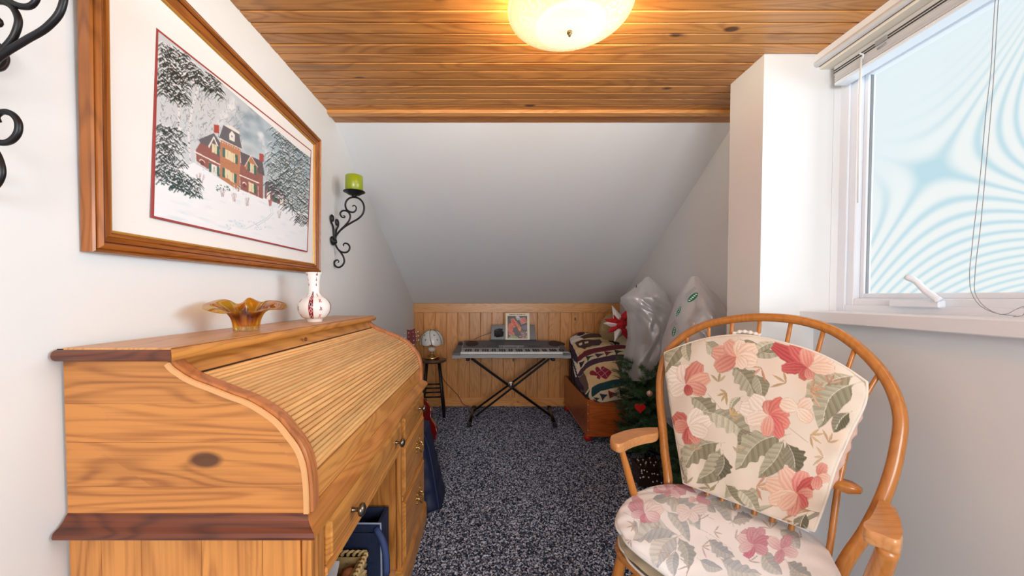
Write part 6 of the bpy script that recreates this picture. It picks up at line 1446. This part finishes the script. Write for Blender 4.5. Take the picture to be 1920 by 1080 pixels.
def back_pattern(cv, m0):
    F = Flo(cv, m0, 1120, 560, 2.077); W_, H_ = cv.W, cv.H
    for k in range(60): x, y = F.T((F.r.uniform(560, 950), F.r.uniform(230, 850))); cv.ell(x, y, 70, 70, (230, 200, 178), .10, True)
    L_ = F.leaf
    L_((375, 150), (262, 285), 26, GR, .1); L_((350, 160), (355, 235), 16, GL, .1); L_((420, 165), (470, 205), 22, GL, .1); L_((560, 160), (705, 215), 20, GR, .12); L_((700, 170), (600, 235), 16, GL)
    L_((520, 262), (612, 382), 34, GR, -.12, lobes=1); L_((612, 290), (640, 372), 26, GR, -.1)
    L_((1002, 300), (830, 400), 46, (168, 156, 126), .14, lobes=1); L_((1004, 330), (880, 480), 48, GR, .2); L_((985, 440), (930, 508), 26, GD, .1)
    L_((360, 380), (450, 470), 30, GR, -.1, lobes=1); L_((420, 440), (580, 540), 36, GL, -.12, lobes=1); L_((560, 380), (520, 430), 10, GL)
    L_((620, 525), (560, 560), 24, GD, .2); L_((640, 560), (600, 590), 16, GD, .2)
    L_((478, 560), (345, 650), 40, GR, .2, lobes=1); L_((480, 580), (400, 700), 36, GR, -.2); L_((490, 600), (470, 690), 26, GD, -.15, lobes=1)
    L_((725, 530), (560, 650), 44, GR, .16, lobes=1); L_((728, 545), (640, 680), 34, GR, -.1); L_((735, 560), (770, 660), 36, GD, -.1, lobes=1)
    L_((500, 720), (560, 800), 26, GR, .1); L_((540, 740), (620, 830), 22, GL, -.1); L_((815, 835), (790, 900), 24, GD, .1); L_((330, 610), (325, 700), 10, GL)
    F.stem([(430, 370), (520, 470), (640, 560)]); F.stem([(560, 400), (700, 470), (820, 560)]); F.stem([(660, 600), (720, 700), (800, 780)]); F.stem([(300, 560), (380, 590), (480, 600)])
    for (c_, n, l, col) in (((470, 325), 5, 42, (168, 150, 116)), ((505, 370), 6, 50, (176, 148, 100)), ((520, 455), 7, 48, (190, 160, 112)), ((372, 590), 6, 42, (170, 150, 118)), ((830, 360), 7, 78, (196, 150, 116)), ((735, 330), 4, 60, (172, 140, 104)), ((640, 270), 4, 70, (190, 130, 104)), ((830, 530), 6, 66, (182, 150, 108)), ((620, 730), 6, 60, (196, 140, 112)), ((545, 600), 5, 44, (176, 160, 130)), ((720, 860), 6, 60, (176, 140, 100)), ((440, 740), 5, 50, (150, 140, 110)), ((345, 720), 4, 40, (150, 140, 110)), ((900, 330), 4, 60, (180, 130, 110)), ((880, 620), 5, 50, (190, 160, 130)), ((900, 560), 4, 60, (190, 160, 130))): F.sprig(c_, n, l, col)
    F.flower((348, 335), [(-140, 84, 34, WH, (236, 230, 218)), (-175, 80, 34, WH, (240, 234, 222)), (150, 64, 28, WH, (236, 228, 214)), (-100, 74, 30, (236, 214, 200), WH), (-58, 92, 30, RO, (206, 140, 122)), (-18, 86, 28, PK, (214, 160, 140)), (22, 74, 24, PK, (196, 120, 104)), (75, 40, 16, RD, RO)])
    F.flower((545, 225), [(-170, 92, 30, PK, (210, 148, 130)), (150, 90, 30, RO, (214, 160, 142)), (-125, 66, 26, (222, 160, 140), PK), (-75, 60, 24, PCH, WH), (-25, 78, 30, PCH, (236, 216, 196)), (15, 74, 30, (232, 206, 184), (238, 220, 202)), (55, 50, 22, PCH, WH)])
    F.flower((822, 268), [(-148, 150, 26, RD, (190, 70, 74)), (-128, 104, 26, (190, 76, 78), (206, 104, 98)), (178, 96, 22, RD, (198, 88, 86)), (120, 50, 20, RD, RO), (80, 44, 18, RO, PK), (-70, 78, 30, PK, (232, 196, 176)), (-30, 120, 30, (232, 200, 180), (236, 208, 188)), (5, 96, 22, PCH, (236, 212, 194)), (-100, 70, 26, (210, 120, 108), PK)])
    F.flower((672, 455), [(-165, 110, 34, (238, 222, 204), WH), (-135, 96, 32, WH, (236, 224, 208)), (165, 84, 28, (236, 214, 196), WH), (-95, 54, 24, PK, RO), (-50, 76, 28, RO, (214, 110, 100)), (-10, 70, 26, (214, 116, 106), (222, 140, 124)), (30, 78, 26, (206, 96, 90), (226, 150, 134)), (62, 90, 24, (208, 90, 90), (220, 130, 120)), (100, 76, 24, PK, (224, 150, 136))])
    F.flower((358, 500), [(-140, 70, 26, (186, 90, 80), RO), (-170, 54, 22, RO, PK), (170, 50, 18, RO, PK), (95, 62, 22, RD, RO), (60, 66, 20, (190, 90, 80), PK), (-60, 74, 28, WH, (238, 230, 216)), (-20, 80, 30, WH, (240, 232, 220)), (20, 70, 26, (236, 224, 208), WH)])
    F.flower((778, 760), [(-160, 120, 34, (234, 196, 176), PCH), (-120, 104, 34, PK, (234, 200, 182)), (165, 104, 28, (234, 204, 186), PCH), (-72, 84, 32, (214, 110, 104), PK), (-38, 82, 26, RD, (196, 84, 80)), (0, 56, 22, RO, PK), (60, 60, 22, (190, 70, 74), RO), (105, 82, 26, RO, PK), (140, 80, 26, PK, PCH)])
    F.flower((780, 430), [(-160, 66, 26, WH, PCH), (-30, 60, 24, PCH, WH), (40, 66, 24, WH, PCH)])
    F.flower((860, 690), [(-60, 50, 20, RO, PK), (20, 44, 18, PK, PCH), (100, 50, 20, RO, PK)])
def seat_pattern(cv, m0):
    F = Flo(cv, m0, 1100, 780, 3.6); L_ = F.leaf; a, b_ = (176, 184, 186), (132, 142, 150)
    L_((440, 560), (560, 540), 26, a, .1, b_); L_((520, 545), (740, 745), 52, (196, 208, 214), -.15, b_, 1); L_((540, 640), (680, 830), 34, (200, 208, 214), -.1, b_)
    L_((800, 560), (860, 640), 24, a, .1, b_); L_((985, 720), (830, 580), 40, (206, 212, 214), .2, b_); L_((975, 720), (1100, 690), 34, (190, 192, 198), -.1, b_, 1)
    L_((610, 800), (360, 830), 74, (206, 214, 220), .25, b_, 1); L_((620, 810), (480, 1000), 60, (222, 226, 230), .2, b_); L_((620, 820), (680, 1010), 40, a, -.15, b_, 1); L_((600, 900), (590, 1060), 34, (190, 198, 206), .1, b_)
    L_((820, 830), (980, 940), 36, (184, 192, 202), .1, b_, 1); L_((760, 970), (900, 1030), 30, (190, 198, 208), .1, b_); L_((900, 960), (1150, 1060), 50, (206, 214, 220), .15, b_, 1); L_((1180, 900), (1300, 1050), 44, (200, 208, 214), .1, b_)
    L_((1300, 760), (1420, 880), 40, (206, 212, 216), -.1, b_); L_((320, 700), (340, 780), 16, (214, 216, 220), .1, b_); L_((1350, 980), (1500, 1080), 44, a, .1, b_, 1)
    F.stem([(380, 500), (560, 560), (860, 700)], 2, (170, 160, 160)); F.stem([(560, 700), (760, 760), (980, 900)], 1.6, (176, 170, 172)); F.stem([(250, 650), (330, 690), (400, 760)], 2, (160, 156, 158))
    for c_, n, l in (((330, 740), 6, 80), ((620, 590), 5, 70), ((760, 700), 6, 90), ((860, 780), 5, 70), ((560, 930), 5, 80), ((780, 880), 6, 80), ((1000, 820), 6, 80), ((480, 760), 5, 60), ((760, 540), 5, 50), ((1000, 640), 5, 60), ((1240, 760), 6, 90), ((1100, 980), 5, 90), ((700, 1010), 5, 90), ((300, 840), 5, 80), ((1450, 820), 5, 80)): F.sprig(c_, n, l, (198, 190, 188), wd=6)
    P1, P2, P3 = (206, 150, 172), (222, 182, 196), (244, 238, 240)
    F.flower((400, 660), [(-150, 120, 34, (200, 132, 160), P2), (-125, 130, 30, P1, P2), (175, 90, 26, P1, P3), (110, 60, 26, (200, 130, 158), P1), (60, 66, 22, P1, P2), (-60, 90, 40, P3, P3), (-20, 110, 40, P3, (248, 244, 246)), (20, 90, 34, P3, P2)])
    F.flower((560, 495), [(178, 100, 24, P1, P2), (-160, 90, 24, P2, P3), (-20, 96, 24, (204, 140, 160), P1), (10, 104, 26, P1, P2), (40, 80, 20, P2, P3), (-70, 40, 20, P2, P3), (120, 50, 20, P1, P2)])
    F.flower((740, 560), [(-30, 80, 20, (210, 150, 160), P2), (20, 90, 20, P1, P2), (170, 50, 20, P2, P3)])
    F.flower((1125, 870), [(-125, 110, 36, P1, P2), (-150, 110, 34, P2, P3), (-95, 110, 36, (210, 140, 166), P2), (-60, 120, 36, P1, P2), (-20, 110, 36, (206, 136, 160), P1), (30, 100, 34, P1, P2), (120, 90, 34, P1, (228, 120, 160)), (160, 90, 30, P2, P3)])
    F.flower((700, 640), [(-170, 90, 34, P3, (240, 240, 242)), (-10, 110, 36, P3, (236, 236, 240)), (60, 80, 30, P3, (238, 236, 240)), (140, 90, 32, P3, (240, 236, 240))])
    F.flower((1320, 900), [(-140, 110, 34, P2, P3), (-60, 100, 34, P1, P2), (20, 100, 34, P2, P3), (110, 90, 30, P1, P2)])
# back cushion: a padded fan, wider at the top
cw = thing('back_cushion', 'cream cushion with pink blooms and grey-green leaves tied to the rocking chair back', 'cushion', bp(0, .46, -.06))
OFF = -.062
L_e = [onback(*p, OFF) for p in ((1241, 662), (1243, 690), (1252, 760), (1262, 820), (1272, 880), (1276, 908))]
R_e = [onback(*p, OFF) for p in ((1621, 718), (1620, 745), (1590, 815), (1562, 880), (1540, 950), (1521, 1000))]
T_e = [onback(*p, OFF) for p in ((1241, 662), (1290, 643), (1345, 631), (1400, 630), (1460, 642), (1520, 660), (1580, 690), (1621, 718))]
B_e = [onback(*p, OFF) for p in ((1276, 908), (1340, 932), (1400, 955), (1470, 982), (1521, 1000))]
nu, nv = 330, 330
def coons(T_e, B_e, L_e, R_e, nu, nv):
    T_ = spline(T_e, nu); B_ = spline(B_e, nu); L_ = spline(L_e, nv); R_ = spline(R_e, nv); u = np.linspace(0, 1, nu)[:, None, None]; v = np.linspace(0, 1, nv)[None, :, None]
    return T_[:, None]*(1-v)+B_[:, None]*v+L_[None]*(1-u)+R_[None]*u-(T_[0]*(1-u)*(1-v)+T_[-1]*u*(1-v)+B_[0]*(1-u)*v+B_[-1]*u*v)
WH2 = coons(T_e, B_e, L_e, R_e, nu, nv)
U, V = np.meshgrid(np.linspace(0, 1, nu), np.linspace(0, 1, nv), indexing='ij')
def pad(U, V, e_=.32): return (np.clip(4*U*(1-U), 0, 1)**e_)*(np.clip(4*V*(1-V), 0, 1)**e_)
def lift(WH_, th, side_):
    wv = .0035*np.sin(U*11+V*5)*np.sin(V*13-U*4)+.0025*np.sin(U*30+6*V)*(1-pad(U, V, .6))+.002*np.sin(V*40)*np.exp(-U*14)+.004*np.sin(V*34+U*6)*np.exp(-(1-U)*12)
    d_ = (pad(U, V)*th+(wv if side_ < 0 else 0))*side_
    P = np.zeros(U.shape+(3,)); h = WH_[..., 1]; off = OFF+d_+.020
    P[..., 0] = MID[0]+BK[0]*(KS*(h-.64)+off)+AX[0]*WH_[..., 0]; P[..., 1] = MID[1]+BK[1]*(KS*(h-.64)+off)+AX[1]*WH_[..., 0]; P[..., 2] = h; return P
P = lift(WH2, .030, -1); cv = Canvas(900, 900, cream); back_pattern(cv, measurer(P, 900, 900))
m = M().grid(P, flip=False); Pb = lift(WH2, .022, 1); m.grid(Pb[::6, ::6], flip=True)
c1 = cv.sample(U, V).reshape(-1, 3); nb2 = Pb[::6, ::6].shape; m.col = np.vstack([c1, np.tile(np.array([lin(cream)]), (nb2[0]*nb2[1], 1))])
part('printed_cover', m, fab, cw, recalc=False)
# boxed edge: a thin gusset with piping right round
bd = [WH2[i, 0] for i in range(0, nu, 6)]+[WH2[-1, j] for j in range(0, nv, 6)]+[WH2[i, -1] for i in range(nu-1, 0, -6)]+[WH2[0, j] for j in range(nv-1, 0, -6)]
part('piping', M().tube([bp(p[0], p[1], OFF+.020) for p in bd], .0042, 6, closed=True), simple('cream_piping', (226, 218, 206), .8), cw)
g_ = M(); P2 = [[bp(p[0]*.985, p[1], OFF+.022), bp(p[0]*.99+.002*math.sin(k*1.3), p[1]-.004, OFF+.038), bp(p[0]*.975, p[1]-.002, OFF+.055)] for k, p in enumerate(bd+bd[:1])]
m = g_.grid(P2); part('gusset', m, simple('cream_gusset', (216, 198, 182), .85, noise=.12, nscale=40), cw)
# white ties showing above the top edge and at the side
q = [bp(*onback(x, y, .0), .0) for x, y in ((1374, 626), (1390, 622), (1412, 625), (1426, 629))]
part('tie', M().tube(spline(q, 20), [.007+.002*math.sin(k*1.7) for k in range(20)], 8), MAT['whitef'], cw)
q = [bp(*onback(x, y, -.01), -.01) for x, y in ((1618, 745), (1606, 790), (1590, 830), (1570, 880), (1556, 915))]
part('side_ruffle', M().tube(spline(q, 30), [.008+.003*math.sin(k*1.3) for k in range(30)], 8), simple('ruffle_fabric', (212, 178, 164), .85, noise=.25, nscale=30), cw)
# seat cushion: same cloth, painted whiter and bluer for the daylight on it
sc_ = thing('seat_cushion', 'pale floral seat cushion with rounded front, lying on the rocking chair seat', 'cushion', (.70, 1.16, .414))
ZQ = .478
Le = [at(x, y, Z=z)[:2] for x, y, z in ((1243, 904, ZQ-.01), (1206, 911, ZQ-.006), (1176, 934, ZQ-.006), (1158, 962, ZQ-.01))]
Tt = [tuple(at(x, y, Z=ZQ-.012)[:2]) for x, y in ((1240, 905), (1262, 903), (1300, 908), (1360, 928), (1430, 957), (1500, 985), (1545, 1012), (1566, 1045))]; BLk = np.array(Tt[0]); BRk = np.array(Tt[-1]); FLk = np.array(at(1152, 975, Z=ZQ-.01)[:2]); d0 = (FLk-BLk)
FLx = np.array((.380, 1.160)); FRk = BRk+(FLx-BLk)*1.03+AX*.02
def edge(a, b_, bul, dirn, n=10): return [tuple(a*(1-t)+b_*t+dirn*bul*math.sin(PI*t)) for t in np.linspace(0, 1, n)]
Bb = edge(FLx, FRk, .022, FW); Ll = edge(BLk, FLx, .052, -AX); Rr = edge(BRk, FRk, .035, AX)
XY = coons(Tt, Bb, Ll, Rr, nu, nv)
# round off the corners
su = 2*U-1; sv = 2*V-1; k_ = 1-.04*(np.abs(su)**6*np.abs(sv)**6)*2.6; ctr2 = XY[nu//2, nv//2]; XY = ctr2+(XY-ctr2)*k_[..., None]
def seatP(th, side_, zc): 
    z = zc+side_*th*pad(U, V, .30)+(.003*np.sin(U*9+V*6)*np.sin(V*8) if side_ > 0 else 0)+(.0015*np.sin((U+V)*40)*(1-pad(U, V, .5)) if side_ > 0 else 0)
    return np.concatenate([XY, z[..., None]], -1)
ZC2 = .448
P = seatP(.034, 1, ZC2); cv = Canvas(900, 900, (246, 246, 248)); seat_pattern(cv, measurer(P, 900, 900))
m = M().grid(P, flip=True); Pb = seatP(.024, -1, ZC2)[::6, ::6]; m.grid(Pb); c1 = cv.sample(U, V).reshape(-1, 3); m.col = np.vstack([c1, np.tile(np.array([lin((236, 232, 228))]), (Pb.shape[0]*Pb.shape[1], 1))])
part('printed_cover', m, fab, sc_, recalc=False)
bd = [XY[i, 0] for i in range(0, nu, 6)]+[XY[-1, j] for j in range(0, nv, 6)]+[XY[i, -1] for i in range(nu-1, 0, -6)]+[XY[0, j] for j in range(nv-1, 0, -6)]
part('piping', M().tube([(p[0], p[1], ZC2) for p in bd], .0042, 6, closed=True), simple('white_piping', (232, 230, 228), .8), sc_)
# a second pad of the same cloth under it, shade painted into its tones
lp_ = thing('seat_pad', 'floral lower pad, shade painted into its beige, peeking out under the front of the seat cushion', 'cushion', (.70, 1.16, .364))
XY0 = XY; XY = ctr2+(XY0-ctr2)*.965+FW*.002
P = seatP(.029, 1, .391); P[..., 2] = np.minimum(P[..., 2], .4185); m = M().grid(P[::3, ::3], flip=True); Pb = seatP(.026, -1, .391)[::6, ::6]; m.grid(Pb)
cv2 = Canvas(900, 900, (214, 202, 184)); seat_pattern(cv2, measurer(P, 900, 900)); cv2.a *= np.array([.90, .87, .80])
m.col = np.vstack([cv2.sample(U[::3, ::3], V[::3, ::3]).reshape(-1, 3), np.tile(np.array([lin((214, 202, 184))]), (Pb.shape[0]*Pb.shape[1], 1))])
part('printed_cover', m, fab, lp_, recalc=False)
bd = [XY[i, 0] for i in range(0, nu, 6)]+[XY[-1, j] for j in range(0, nv, 6)]+[XY[i, -1] for i in range(nu-1, 0, -6)]+[XY[0, j] for j in range(nv-1, 0, -6)]
part('piping', M().tube([(p[0], p[1], .391) for p in bd], .004, 6, closed=True), bpy.data.materials['cream_piping'], lp_)
